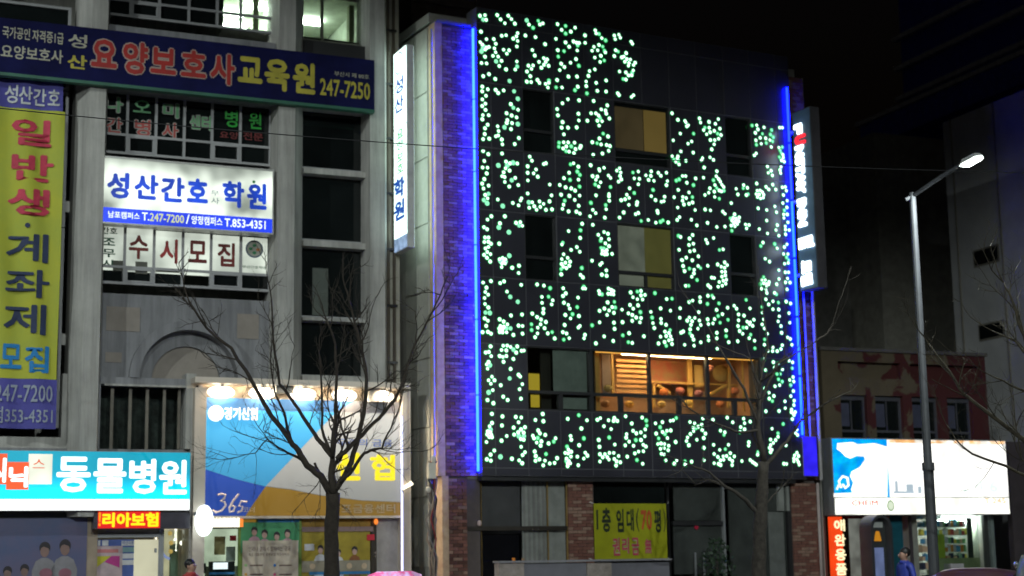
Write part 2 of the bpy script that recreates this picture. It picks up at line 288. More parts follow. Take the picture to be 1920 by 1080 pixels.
LEDS["F"] = (1200, 250, "388,61 361,77 557,82 308,135 400,144 244,172 288,170 252,195 270,212 292,200 305,212 293,235 345,206 470,185 462,203 526,180 552,199 539,120 482,256 577,284 573,322 590,342 603,362 615,385 628,402 552,352 563,388 525,412 577,410 595,428 612,435 630,430 558,437 516,445 488,462 561,477 596,490 973,50 995,60 874,85 911,80 948,72 985,102 872,150 858,165 956,249 984,280 962,296 993,315 1042,107 1068,103 1052,128 1060,148 1072,160 1046,178 1075,182 1062,203 1082,212 1058,250 1050,275 1055,298 320,320 343,320 273,353 297,345 418,338 477,332 352,370 402,388 287,422 307,447 368,443 257,479 322,477 347,485 394,478 320,505 330,533 368,528 395,518 283,556 414,575 298,627 283,648 308,670 386,648 427,690 489,571 529,577 622,587 638,603 507,671 577,702 638,699 685,523 722,416 778,388 775,412 806,408 735,458 798,463 812,455 710,607 680,638 700,635 722,640 745,630 690,655 715,660 740,658 705,675 730,680 685,692 712,697 690,730 792,683 818,687 800,712 876,376 946,402 966,421 996,385 1019,421 880,430 902,428 918,440 872,455 895,458 928,460 882,478 905,488 925,482 887,562 951,575 1012,548 1024,592 951,654 1030,688 1020,725 895,718 957,751 1042,767 1068,405 1090,402 1098,430 1076,463 1104,505 1072,523 1102,555 1083,577 1078,608 1105,608 1080,635 1110,667 1090,697 1092,722 1120,725 1092,757 295,770 313,778 396,762 372,789 293,873 401,828 368,837 375,885 408,878 439,922 348,932 318,951 393,952 495,798 506,822 553,785 597,874 624,870 923,819 907,845 1011,830 1029,862 1103,832 1083,853 1078,905 1110,905 1100,930 1115,950 1085,978 1112,972 940,940 972,962 324,995 372,1014 407,1023 335,1033 437,995 455,1010 509,993 583,983 636,968 655,988 610,1000 635,1008")
LEDS["G"] = (1200, 480, "405,130 389,155 429,180 294,178 343,223 366,223 539,162 558,165 615,118 640,118 615,155 640,145 648,178 625,185 595,195 643,207 618,222 587,230 512,220 528,235 1042,106 1090,122 1115,122 1043,172 1107,168 1092,197 1126,199 1026,212 1104,250 928,158 915,180 940,180 968,195 905,210 928,205 948,210 965,212 950,225 912,245 945,252 952,277 1010,277 1024,287 451,309 510,298 542,298 552,313 370,345 396,334 452,342 593,355 507,359 797,329 945,325 998,340 1039,349 1097,342 1130,356 966,363 303,393 575,404 441,421 658,388 707,373 725,395 826,393 917,382 998,399 1041,401 918,424 1118,428 619,436 587,450 740,438 781,447 1045,452 299,464 355,484 371,461 412,464 391,489 446,484 508,475 560,473 548,505 514,510 602,500 661,478 740,482 855,478 805,493 828,497 822,512 845,523 927,475 1037,490 383,516 456,517 435,545 736,525 775,537 800,537 1124,500 917,513 1058,526 377,550 309,574 325,566 376,579 577,576 647,558 748,562 771,583 935,543 1063,576 391,600 513,603 647,601 577,617 402,627 515,632 831,590 820,616 955,583 457,647 336,666 406,672 666,646 734,639 860,635 936,626 1108,610 1128,622 863,692 934,665 998,685 1068,669 1140,666 1058,697 960,711 995,713 1030,713 580,695 931,776 1001,796 1037,804 1118,785 1145,797 1010,837 943,856 1069,850 1143,842 1028,885 1053,885 1149,908 1040,925 1068,942 1124,930 1154,941 1131,968 1048,968 1013,977 937,994 1151,1013 968,1025 1005,1050 1132,1051")
LEDS["H"] = (1200, 740, "970,30 994,48 1088,50 1157,45 1155,78 1090,101 945,124 1044,122 1138,112 1135,132 1150,140 1165,130 1155,152 1143,183 376,205 410,215 473,177 548,189 655,172 696,207 464,226 400,247 420,250 438,240 403,273 468,266 379,295 491,292 357,321 479,325 350,348 427,338 367,379 480,399 778,180 827,202 785,214 756,243 785,260 751,280 604,270 637,282 631,302 991,255 1075,220 1178,262 1167,287 1182,302 1036,290 1036,316 980,337 1018,340 1000,362 980,378 973,400 990,413 980,430 1095,379 817,357 815,382 553,376 664,376 599,414 641,409 557,445 678,439 585,467 625,463 650,460 708,463 673,481 605,492 628,488 693,498 557,514 590,520 605,527 692,528 481,490 338,500 341,525 388,502 765,498 828,490 845,505 860,515 872,525 886,430 883,450 1080,518 1100,520 1178,435 1160,455 1190,460 1155,480 1178,485 1155,500 1188,505 1195,525")
EN_VIS, EN_A, EN_B, EN_C = 150, 860, 1100, 2500
# ------------------------------------------------------------------ shared materials
CONC = mat('pale_render', (.50, .49, .46), .85, var=.12, scale=1.2, c2=(.38, .37, .35), spec=.2)
CONC2 = mat('grey_render', (.27, .27, .285), .85, var=.12, scale=1.5, c2=(.21, .21, .225))
streaks(CONC); streaks(CONC2)
PATCH = mat('beige_patch', (.30, .265, .235), .9, var=.1)
FRAME = mat('pale_window_frame', (.36, .36, .37), .5, var=.08)
DFRAME = mat('dark_bronze_frame', (.03, .03, .032), .4, var=.1)
BRASS = mat('brass_frame', (.42, .28, .10), .4, metal=.6, var=.2)
STEEL = mat('painted_steel', (.30, .31, .32), .45, metal=.3, var=.1)
NAVY = mat('navy_vinyl', (.008, .0095, .066), .7, var=.25, scale=1.5, spec=.12)
BLACKM = mat('black_plastic', (.015, .015, .017), .4)
WHITEP = mat('white_paint', (.75, .75, .73), .6)
ROOM = mat('room_plaster', (.62, .66, .55), .9, bump=0)
BEIGE = mat('beige_panel', (.42, .40, .34), .8, var=.1)
ASPH = mat('asphalt', (.05, .05, .052), .9, var=.2, scale=5, bump=.5)
PAVE = mat('paving', (.22, .21, .20), .85, var=.2, scale=3, bump=.4)

# ------------------------------------------------------------------ ground (its z is 0 at the street fronts)
s_ = 1500
solo('ground', MB().box(-s_, s_, -s_, s_, -.5, -.16), mat('bare_ground', (.08, .075, .07), .95), kind='structure')
solo('road', MB().box(-150, 150, -31, -6.0, -.155, -.14), ASPH, F=FM, kind='structure')
pv = solo('pavement', MB().box(-60, 60, -5.85, 12, -.156, 0), PAVE, F=FM, kind='structure')
kb = thing('kerb', None, None, FM, (0, -6, 0), kind='structure')
KST = mat('kerb_stone', (.30, .30, .29), .8)
for i in range(40): kb.cube('kerb_stone', -20 + i, -20.0 + i + .985, -6.0, -5.84, -.16, .004, KST)
mk = MB()
for i in range(14): mk.box(-30 + i * 5, -27 + i * 5, -14.6, -14.45, -.139, -.135)
mk.box(-60, 60, -6.7, -6.55, -.139, -.135)
solo('road_markings', mk, WHITEP, F=FM, kind='structure')

# ================================================================== pale building on the left
def sx(px, py, y=0): return FL.hit(px, py, y)[0]
def zy(px, py, y=0): return FL.hit(px, py, y)[1]
LB = thing('institute_building', 'pale grey rendered block with ribbed piers and many signs, left of the alley', 'building', FL, (-9, 0, 0))
TOP = 18.0
# the mass behind, with openings left where windows are
WY = .18                                   # window plane
S1a, S1b = sx(195, 300, -.3), sx(509, 300, 0)
S2a, S2b = sx(567, 300, 0), sx(690, 300, 0)
SE = sx(748, 300, 0)
back = MB()
back.box(-11.5, SE, 4.3, 9, 0, TOP); back.box(-11.5, -11.3, WY, 4.3, 0, TOP); back.box(SE - .25, SE, 0, 4.3, 0, TOP)
LB.mesh('core_wall', back, CONC)
for zz in (zy(350, 130), zy(350, 395), zy(350, 640), 3.2):
    LB.box('floor_slab', -11.3, SE - .25, .45, 4.3, zz - .12, zz + .12, CONC)
LB.box('inner_wall', S1a - .02, S1a - .002, .45, 4.3, 3.3, TOP, ROOM)
# piers: front face and splayed sides
def pier(p_l, p_a, p_b, p_r, z0, z1, depth=.42):
    a, b_ = sx(p_a, 400, -depth), sx(p_b, 400, -depth); l, r = sx(p_l, 400, 0), sx(p_r, 400, 0)
    LB.mesh('pier', MB().plan([(a, -depth), (b_, -depth), (max(r, b_ + .02), 0), (max(r, b_ + .02), .5), (min(l, a - .02), .5), (min(l, a - .02), 0)], z0, z1), CONC)
pier(136, 162, 193, 196, 2.6, TOP)
pier(508, 521, 552, 566, 5.25, TOP)
pier(686, 694, 722, 726, 5.1, TOP)
LB.box('side_wall', sx(722, 400), SE, -.02, .5, 5.1, TOP, BEIGE)
# bay 0 behind the banner: dark band windows
LB.mesh('wall', MB().box(-11.3, sx(128, 500), 0, .45, 2.6, zy(110, 820)).box(sx(118, 700), sx(140, 700), 0, .45, 2.6, zy(110, 700)), CONC)
for k, (pa, pb) in enumerate(((0, 42), (44, 158), (162, 418), (420, 700))):
    s0, s1 = -11.2, sx(131, 200)
    z1, z0 = zy(60, pa), zy(60, pb)
    if k == 3: z0 = zy(60, 800)
    w_ = LB.mesh('window', MB().box(s0, s1, .2, .26, z0, z0 + .06).box(s0, s1, .2, .26, z1 - .06, z1).box(s1 - .06, s1, .2, .26, z0 + .06, z1 - .06).box(s0 + 1.6, s0 + 1.66, .2, .26, z0 + .06, z1 - .06), FRAME)
    w_.box('pane', s0, s1, .27, .29, z0, z1, DARKGLASS)
# bay 1 window rows
def ribbon(px0, px1, pyt, pym, pyb, cuts, lit=(), vent=(), y=WY, reft=350):
    """row of windows between the piers: tall lights above, short opening lights below"""
    z1, zm, z0 = zy(reft, pyt, y), zy(reft, pym, y), zy(reft, pyb, y)
    ss = [sx(c, (pyt + pyb) / 2, y) for c in cuts]; out = []
    for i in range(len(ss) - 1):
        a, b = ss[i], ss[i + 1]; w = MB(); t = .028
        w.box(a, a + t, y - .05, y + .03, z0, z1).box(b - t, b, y - .05, y + .03, z0, z1)
        for zz in (z0, z1 - 2 * t, zm - t): w.box(a + t, b - t, y - .05, y + .03, zz, zz + 2 * t)
        if i in vent: w.box(a + t, a + 2.4 * t, y - .065, y + .02, z0 + 2 * t, zm - t).box(b - 2.4 * t, b - t, y - .065, y + .02, z0 + 2 * t, zm - t).box(a + 2.4 * t, b - 2.4 * t, y - .065, y + .02, z0 + 2 * t, z0 + 3.2 * t).box(a + 2.4 * t, b - 2.4 * t, y - .065, y + .02, zm - 2.2 * t, zm - t)
        wn = LB.mesh('window', w, FRAME)
        g = GLASS if i in lit else DARKGLASS
        wn.box('pane', a + t, b - t, y, y + .012, zm + t, z1 - 2 * t, g); wn.box('pane', a + t, b - t, y, y + .012, z0 + 2 * t, zm - t, g if i in lit and i > 8 else g)
        out.append((wn, a, b, z0, zm, z1))
    return out
# fourth floor (top of the picture)
rA = ribbon(195, 508, -150, 22, 52, (197, 246, 300, 355, 408, 452, 511), lit=(4, 5), vent=(1,), reft=400)
LB.box('ledge', S1a, S1b, -.28, .44, zy(350, 73, -.28), zy(350, 62, -.28), CONC2)
# third floor windows with stuck-on letters
rB = ribbon(190, 505, 184, 264, 300, (186, 238, 292, 345, 397, 450, 506), vent=(1, 4))
LB.box('ledge', S1a, S1b, -.22, .44, zy(350, 180, -.2), zy(350, 162, -.2), CONC2)
VG1 = mat('green_vinyl_letters', (.14, .42, .18), .5); VG2 = mat('bright_green_vinyl', (.01, .38, .03), .5)
VR1 = mat('faded_red_vinyl', (.42, .06, .05), .5); VR2 = mat('pale_letter_edge', (.36, .36, .33), .5); VR3 = mat('dark_red_vinyl', (.15, .01, .01), .5)
def winlet(wn, ch, px0, py0, px1, py1, m1, edge=None, y=WY):
    if edge: wn.text('letter_edge', ch, px0 - 1.6, py0 - 1.6, px1 + 1.6, py1 + 1.6, y - .006, edge, off=.075)
    wn.text('lettering', ch, px0, py0, px1, py1, y - .011, m1, off=.022)
for i, (ch, x0, y0, x1, y1) in enumerate((('나', 197, 180, 230, 212), ('오', 250, 186, 283, 213), ('미', 306, 192, 335, 222))):
    winlet(rB[i][0], ch, x0, y0, x1, y1, VG1, VR2 if i != 1 else None)
for i, (ch, x0, y0, x1, y1) in enumerate((('간', 199, 219, 229, 250), ('병', 253, 223, 282, 256), ('사', 305, 229, 334, 262))):
    winlet(rB[i][0], ch, x0, y0, x1, y1, VR1, VR2)
winlet(rB[3][0], '센터', 357, 215, 395, 245, VG1, VR2)
winlet(rB[4][0], '병', 422, 205, 446, 240, VG2); winlet(rB[5][0], '원', 467, 209, 490, 243, VG2)
winlet(rB[4][0], '요양', 412, 245, 447, 262, VR3); winlet(rB[5][0], '전문', 456, 247, 493, 265, VR3)
# second floor windows: papered, lit from inside
PAPER = emis('backlit_paper', (.80, .88, .76), .62, var=.45, scale=1.3)
PAPERD = mat('dim_paper', (.45, .45, .38), .8)
rC = ribbon(184, 505, 426, 508, 540, (183, 233, 288, 342, 395, 451, 505), lit=(3,), vent=(1, 4))
LB.box('ledge', S1a, S1b, -.10, .44, zy(350, 425), zy(350, 414), CONC2)
INKR = mat('dark_red_letters', (.20, .02, .015), .6); INKG = mat('dark_green_letters', (.02, .10, .05), .6); INKR2 = mat('red_letters', (.45, .04, .04), .6)
pap = ((185, 423, 230, 508), (236, 427, 285, 512), (291, 432, 340, 515), (345, 436, 393, 518), (399, 440, 448, 517), (453, 444, 501, 514))
for i, (x0, y0, x1, y1) in enumerate(pap):
    rC[i][0].pbox('paper_sheet', x0, y0, x1, y1, WY - .012, WY - .006, PAPER)
for ch, i, x0, y0, x1, y1, m_ in (('수', 1, 242, 440, 278, 487, INKR), ('시', 2, 300, 447, 333, 495, INKR2), ('모', 3, 353, 450, 388, 494, INKR), ('집', 4, 408, 454, 440, 501, INKR),
                                  ('간호', 0, 190, 425, 220, 440, INKG), ('조', 0, 192, 445, 216, 461, INKG), ('무', 0, 192, 466, 216, 483, INKG), ('사', 0, 192, 486, 216, 502, INKG)):
    rC[i][0].text('lettering', ch, x0, y0, x1, y1, WY - .018, m_, off=.03)
c_ = FL.at(477, 467, WY - .016); em = MB().disc(c_, .2, WY - .013, 24)
em.disc((c_[0], WY - .020, c_[2]), .165, WY - .017, 24, 1)
for k, (dx, dz) in enumerate(((0, .08), (-.085, 0), (.08, -.01), (0, -.085))): em.ball((c_[0] + dx, WY - .021, c_[2] + dz), .045, .004, .035, 8, 2 + k % 2 if k else 3)
rC[5][0].mesh('emblem', em, [mat('emblem_ring', (.12, .16, .22)), mat('emblem_field', (.42, .42, .36)), mat('emblem_orange', (.6, .2, .05)), mat('emblem_green', (.03, .25, .10))])
rC[5][0].text('lettering', '부산간호학원', 454, 497, 500, 505, WY - .018, INKG, off=.02)
DIMB = mat('desk_clutter', (.12, .12, .10), .8)
for (i, x0, y0, x1, y1) in ((0, 212, 488, 230, 508), (1, 254, 490, 276, 514), (2, 292, 505, 336, 512)): rC[i][0].pbox('taped_notice', x0, y0, x1, y1, WY - .024, WY - .019, DIMB)
# wall below with raised arch, patches
ZA, ZB = zy(350, 556), 2.75
AC = FL.hit(352, 712)                     # arch centre
ro, rm, ri = 1.26, 1.06, .74
wall = MB()
def arcpts(r, n=22, a0=0, a1=math.pi): return [(AC[0] + r * math.cos(a0 + (a1 - a0) * i / n), AC[1] + r * math.sin(a0 + (a1 - a0) * i / n)) for i in range(n + 1)]
zl = AC[1] - .02
wall.prism([(S1a - .05, zl), (AC[0] - ro, zl)] + list(reversed(arcpts(ro))) + [(S1b, zl), (S1b, ZA), (S1a - .05, ZA)], .06, .5)
LB.mesh('arch_wall', wall, CONC2)
for r0, r1, ya, yb, mt in ((ro, rm, -.16, .5, CONC2), (rm - .002, ri, .16, .5, CONC2)):
    a = arcpts(r0); b = arcpts(r1); mb = MB()
    for i in range(len(a) - 1): mb.prism([a[i], b[i], b[i + 1], a[i + 1]], ya, yb)
    LB.mesh('arch_band', mb, mt)
LB.mesh('arch_infill', MB().prism(arcpts(ri - .002), .24, .5), PATCH)
LB.pbox('wall_patch', 200, 574, 262, 622, .045, .058, PATCH); LB.pbox('wall_patch', 198, 660, 228, 680, .045, .058, PATCH); LB.pbox('wall_patch', 445, 588, 485, 636, .045, .058, PATCH)
LB.pbox('balcony_frame_post', 152, 704, 186, 842, -.12, .45, CONC2)
LB.pbox('balcony_beam', 186.5, 706, 352, 724, -.12, .45, CONC2)
LB.pbox('balcony_cap', 196, 719, 352, 727, -.17, -.122, CONC)
LB.pbox('balcony_side_post', 350, 700, 366, 842, -.20, .45, CONC)
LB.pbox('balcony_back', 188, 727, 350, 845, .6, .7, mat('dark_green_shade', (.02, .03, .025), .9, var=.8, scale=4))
for x in (208, 242, 274, 306, 334):
    LB.pbox('railing_bar', x, 727, x + 3, 842, .02, .06, mat('rail_paint', (.17, .15, .12), .6))
# bay 2: stair glazing
cuts2 = [(84, 203, True), (212, 325, False), (333, 457, False), (466, 600, False), (606, 716, False)]
zt = zy(628, -120)
g2 = []
for (a, b) in ((-120, 83), (210, 321), (331, 455), (466, 598), (604, 708)):
    z1, z0 = zy(628, a, WY), zy(628, b, WY); t = .04
    w = MB().box(S2a, S2a + t, WY - .05, WY + .03, z0, z1).box(S2b - t, S2b, WY - .05, WY + .03, z0, z1).box(S2a + t, S2b - t, WY - .05, WY + .03, z0, z0 + t).box(S2a + t, S2b - t, WY - .05, WY + .03, z1 - t, z1)
    if a == -120: x = sx(603, 40, WY); w.box(x - .03, x + .03, WY - .05, WY + .03, z0 + t, z1 - t)
    wn = LB.mesh('stair_window', w, FRAME if a != -120 else mat('olive_frame', (.20, .21, .16), .5))
    wn.box('pane', S2a + t, S2b - t, WY, WY + .012, z0 + t, z1 - t, GLASS if a == -120 else DARKGLASS); g2.append(wn)
for a, b in ((84, 120), (200, 210), (321, 331), (455, 466), (598, 604), (706, 716)):
    LB.box('sill', S2a + .001, S2b - .001, -.12, .44, zy(628, b), zy(628, a), CONC if a > 100 else DFRAME)
g2[3].pbox('blind', 586, 502, 615, 592, WY - .014, WY - .006, mat('grey_green_blind', (.13, .15, .13), .8))
# lit rooms of the fourth floor
TUBE = emis('tube_light_glow', (.86, 1, .90), 48)
def room(sa, sb, z0, z1, y0, y1, walls=ROOM):
    mb = MB()
    mb.add([(sa, y0, z1), (sb, y0, z1), (sb, y1, z1), (sa, y1, z1), (sa, y0, z0), (sb, y0, z0), (sb, y1, z0), (sa, y1, z0)],
           [(0, 1, 2, 3), (7, 6, 5, 4), (3, 2, 6, 7), (0, 3, 7, 4), (2, 1, 5, 6)])
    return mb
z0, z1 = zy(460, 62, .45), zy(432, 27, 1.4) + .09
r1 = LB.mesh('lit_room', room(sx(418, 30, .4), sx(511, 30, .4), z0, z1, .34, 3.9), ROOM)
for (px, py, y) in ((432, 27, 1.4), (438, 50, 2.2), (486, 6, .75)):
    s = sx(px, py, y); r1.box('tube_light', s - .3, s + .3, y - .06, y + .06, z1 - .12, z1 - .05, TUBE)
r1.box('curtain', sx(474, 30, .5), sx(484, 30, .5), .45, .5, z0, z1, mat('olive_curtain', (.25, .27, .15), .8))
z0, z1 = zy(628, 78, .45), zy(582, 43, 1.9) + .09
r2 = LB.mesh('lit_room', room(S2a, S2b, z0, z1, .34, 3.9), ROOM)
s = sx(582, 43, 1.9); r2.box('tube_light', s - .28, s + .28, 1.85, 1.97, z1 - .12, z1 - .05, TUBE)
r2.box('pillar', sx(655, 30, .6), sx(664, 30, .6), .6, .8, z0, z1, mat('olive_curtain', (.25, .27, .15)))
for px in (728, 739):
    s = sx(px, 400, -.1); LB.mesh('drain_pipe', MB().tube([(s, -.1, 3.2), (s, -.1, TOP)], .035, 8), mat('brown_pipe', (.10, .08, .06), .6))
for z in [6 + 1.3 * k for k in range(8)]: LB.box('pipe_clamp', sx(724, 400, -.1), sx(744, 400, -.1), -.14, -.06, z, z + .05, BLACKM)
# ground floor of the vet and bank units
SG0, SG1 = -11.3, sx(357, 980)
LB.box('shop_lintel', -11.3, sx(357, 900), -.05, .45, zy(200, 965, 0), zy(200, 842, 0), CONC2)
LB.pbox('shop_pier', 158, 966, 177, 1240, -.10, .45, mat('tan_stone', (.34, .27, .20), .7))
LB.pbox('shop_pier', 357, 842, 377, 1240, -.24, .45, mat('brushed_metal', (.42, .40, .38), .35, metal=.5))
LB.box('bank_lintel', sx(370, 730), SE, -.12, .45, zy(560, 752), zy(560, 722), CONC2)
INTR = mat('shop_interior', (.55, .52, .42), .9, bump=0)
for (pa, pb, l_) in ((178, 356, 1), (378, 752, 2)):
    LB.mesh('shop_room', room(sx(pa, 1000, .4), sx(pb, 1000, .4), .02, 3.05, .34, 3.8), INTR)

# ------------------------------------------------------------------ signs on the left building
PALE = mat('cream_letters', (.48, .46, .36), .5); YEL = mat('yellow_letters', (.52, .45, .05), .5)
REDL = mat('red_banner_letters', (.42, .015, .01), .5); EDGE = mat('letter_outline', (.42, .30, .26), .5)
bn = thing('banner_sign', 'long navy signboard with red and yellow lettering across the top of the pale building', 'signboard', FL, FL.at(350, 150, -.6))
s0, _, _, _ = bn.rect(-60, 100, 0, 110, -.6); s1 = sx(702, 160, -.6); zt_, zb_ = zy(702, 113, -.6), zy(702, 206, -.6)
bn.box('board', s0, s1, -.6, -.44, zb_, zt_, NAVY)
bn.box('bottom_trim', s0, s1, -.62, -.44, zb_ - .07, zb_ - .003, mat('green_trim', (.03, .14, .09), .5))
y_ = -.606
for ch, x0, y0, x1, y1 in (('국가공인', 5, 48, 56, 76), ('자격증1급', 61, 55, 119, 84), ('요양보호사', 2, 82, 118, 120), ('성', 128, 62, 163, 92)): bn.text('lettering', ch, x0, y0, x1, y1, y_, PALE, off=.02)
bn.text('lettering', '산', 127, 101, 163, 131, y_, YEL, off=.03)
for i, ch in enumerate('요양보호사'):
    bx = ((172, 71, 219, 129), (231, 76, 277, 142), (283, 87, 330, 141), (340, 92, 386, 147), (395, 98, 440, 161))[i]
    bn.text('letter_edge', ch, bx[0] - 2.4, bx[1] - 2.4, bx[2] + 2.4, bx[3] + 2.4, y_, EDGE, off=.085); bn.text('lettering', ch, *bx, y_ - .006, REDL, off=.035)
for i, ch in enumerate('교육원'):
    bx = ((446, 104, 492, 158), (496, 108, 543, 173), (549, 115, 591, 178))[i]
    bn.text('lettering', ch, *bx, y_, YEL, off=.045)
bn.text('lettering', '부산시 제 80호', 627, 133, 692, 149, y_, PALE, off=.01)
bn.text('lettering', '247-7250', 600, 146, 694, 188, y_, YEL, off=.02)

vb = thing('vertical_banner', 'tall yellow and purple cloth banner with red and navy lettering hung at the left edge', 'banner', FL, FL.at(60, 800, -.30))
def clothmat(name, c, c2=None):
    return mat(name, c, .75, var=.14, scale=1.1, c2=c2, bump=.1)
YC = clothmat('yellow_cloth', (.50, .50, .04), (.38, .44, .06)); PC = clothmat('purple_cloth', (.085, .08, .36)); 
def drape(s, z, y): return y + .035 * math.sin(s * 9 + z * .7) + .02 * math.sin(z * 2.1 + s * 5)
def sheet(node, name, px0, py0, px1, py1, y, mt, ref=118):
    s0, s1 = sx(px0, (py0 + py1) / 2, y), sx(px1, (py0 + py1) / 2, y); z1, z0 = zy(ref, py0, y), zy(ref, py1, y); n, k = 16, 40
    vs = [(s0 + (s1 - s0) * i / n, drape(s0 + (s1 - s0) * i / n, z0 + (z1 - z0) * j / k, y), z0 + (z1 - z0) * j / k) for j in range(k + 1) for i in range(n + 1)]
    fs = [(j * (n + 1) + i, j * (n + 1) + i + 1, (j + 1) * (n + 1) + i + 1, (j + 1) * (n + 1) + i) for j in range(k) for i in range(n)]
    mb = MB().add(vs, fs); mb.add([(a, b + .006, c) for a, b, c in vs], [tuple(reversed(f)) for f in fs])
    return node.mesh(name, mb, mt, smooth=True)
sheet(vb, 'purple_top', -14, 158, 118, 210, -.30, PC); sheet(vb, 'yellow_field', -14, 210.3, 114, 712, -.30, YC); sheet(vb, 'purple_foot', -14, 712.3, 106, 805, -.30, PC)
def vtext(ch, x0, y0, x1, y1, mt, off=.02, name='lettering'):
    s0, s1, z0, z1 = vb.rect(x0, y0, x1, y1, -.31); mb = MB()
    def fn(u, v, d):
        s = s0 + u * (s1 - s0); z = z0 + v * (z1 - z0); return (s, drape(s, z, -.326) + d, z)
    glyphs(mb, ch, 0, 1, 0, 1, 0, off, .004, fn=fn); vb.mesh(name, mb, mt)
CL = mat('white_cloth_letters', (.62, .64, .66), .7); RL = mat('rose_letters', (.62, .05, .10), .7); NL = mat('ink_navy_letters', (.03, .045, .11), .7); BL = mat('sky_blue_letters', (.02, .25, .62), .7)
for i, ch in enumerate('성산간호'): vtext(ch, (10, 36, 63, 90)[i], (157, 161, 165, 168)[i], (33, 60, 86, 111)[i], (194, 197, 200, 200)[i], CL)
for ch, *bx in (('일', 22, 220, 96, 277), ('반', 22, 285, 100, 343), ('생', 15, 350, 93, 408)): vtext(ch, *bx, RL, .03)
for ch, *bx in (('계', 12, 435, 90, 494), ('좌', 10, 503, 92, 560), ('제', 7, 568, 86, 629)): vtext(ch, *bx, NL, .02)
vtext('·', 46, 418, 56, 428, NL, .03)
for ch, *bx in (('모', 1, 644, 40, 692), ('집', 47, 648, 91, 700)): vtext(ch, *bx, BL, .03)
for ch, *bx in (('247-7200', -9, 720, 98, 755), ('점353-4351', -14, 762, 98, 795)): vtext(ch, *bx, mat('pale_digits', (.36, .40, .50)), .01)

SGW = emis('nursing_sign_glow', (.88, .97, .84), .85, var=.78, scale=1.1, vgrad=(zy(350, 345), zy(350, 310), 1.05, .42))
SGB = emis('blue_strip_glow', (.012, .05, .85), .95, var=.5, scale=.8)
LBL = emis('blue_letter_glow', (.004, .06, .62), .8, var=.5, scale=1.2)
sg = thing('lightbox_sign', 'glowing white lightbox with big blue lettering and a blue phone strip on the second floor', 'sign', FL, FL.at(350, 430, -.35))
s0, s1 = sx(191, 360, -.35), sx(511, 360, -.35); z1, z0 = zy(350, 308, -.35), zy(350, 426, -.35); zm = zy(350, 399, -.35)
sg.mesh('case', MB().box(s0 - .03, s1 + .03, -.36, -.06, z1, z1 + .04).box(s0 - .03, s1 + .03, -.36, -.06, z0 - .04, z0).box(s0 - .03, s0, -.36, -.06, z0, z1).box(s1, s1 + .03, -.36, -.06, z0, z1).box(s0, s1, -.1, -.06, z0, z1), mat('aluminium_case', (.5, .5, .48), .4, metal=.4))
sg.box('face', s0 + .002, s1 - .002, -.345, -.11, zm + .002, z1 - .002, SGW); sg.box('lower_face', s0 + .002, s1 - .002, -.345, -.11, z0 + .002, zm - .002, SGB)
for ch, *bx in (('성', 201, 321, 242, 374), ('산', 252, 325, 297, 376), ('간', 302, 330, 346, 381), ('호', 351, 333, 390, 382), ('학', 417, 338, 458, 391), ('원', 463, 342, 500, 394)):
    sg.text('lettering', ch, *bx, -.352, LBL, off=.045)
sg.text('lettering', '무', 396, 357, 411, 367, -.352, mat('grey_small_letters', (.25, .35, .45))); sg.text('lettering', '사', 396, 370, 411, 383, -.352, mat('grey_small_letters', (.25, .35, .45)))
PH1 = emis('white_digits_glow', (.9, 1, 1), 1.1); PH2 = emis('yellow_digits_glow', (.75, .8, .35), .8)
for ch, x0, y0, x1, y1, m_ in (('남포캠퍼스', 203, 395, 262, 412, PH1), ('T.', 266, 398, 280, 414, PH1), ('247-7200', 281, 399, 345, 419, PH2), ('/', 349, 402, 355, 420, PH1), ('양정캠퍼스', 359, 404, 417, 424, PH1), ('T.853-4351', 421, 409, 498, 430, PH1)):
    sg.text('lettering', ch, x0, y0, x1, y1, -.352, m_, off=.02)
c_ = FL.at(476, 341, -.356); sg.mesh('green_dot', MB().ball((c_[0], c_[1], c_[2]), .035, .004, .035, 8), mat('sign_green', (.02, .3, .06)))

# projecting lightbox on the corner
pj = thing('projecting_sign', 'tall narrow white lightbox standing out from the corner of the pale building', 'sign', FL, FL.at(745, 465, 0))
sA = sx(763, 270, -.95); 
zt0, zb0 = zy(763, 83, -.95), zy(763, 463, -.95)
pj.box('case', sA + .004, sA + .17, -.95, -.05, zb0, zt0, mat('white_case', (.55, .56, .55), .5))
PJW = emis('projecting_sign_glow', (.72, 1, .90), 2.2, var=.3, scale=1.3)
zsp = zy(763, 229, -.95)
pj.box('upper_face', sA - .02, sA, -.93, -.07, zsp + .015, zt0 - .02, PJW); pj.box('right_face', sA + .172, sA + .18, -.93, -.07, zb0 + .02, zt0 - .02, PJW); pj.box('lower_face', sA - .02, sA, -.93, -.07, zb0 + .32, zsp - .015, PJW)
pj.box('foot_face', sA - .02, sA, -.93, -.07, zb0 + .02, zb0 + .31, emis('pale_blue_glow', (.35, .5, .75), .7, var=.5, scale=6))
def sidetext(node, ch, z0, z1, y0, y1, x, mt, off=.02, rot=False):   # writing on a face looking left: read from the street side
    mb = MB(); glyphs(mb, ch, 0, 1, 0, 1, 0, off, .004, rot=rot, fn=lambda u, v, d: (x + d, y1 - u * (y1 - y0), z0 + v * (z1 - z0)))
    return node.mesh('lettering', mb, mt)
PB = emis('blue_side_letters', (.01, .10, .55), .7); PG = emis('green_side_letters', (.05, .5, .12), .8)
cz = zt0 - .32; mb = MB(); n = 24
for i in range(n):
    a0, a1 = 2 * math.pi * i / n, 2 * math.pi * (i + 1) / n
    q = [(sA - .026, -.5 + r * math.cos(a), cz + .9 * r * math.sin(a)) for a, r in ((a0, .30), (a1, .30), (a1, .26), (a0, .26))]; mb.add(q, [(0, 1, 2, 3)])
pj.mesh('ring_emblem', mb, emis('pale_ring', (.3, .45, .6), .6))
zz = zt0 - .62
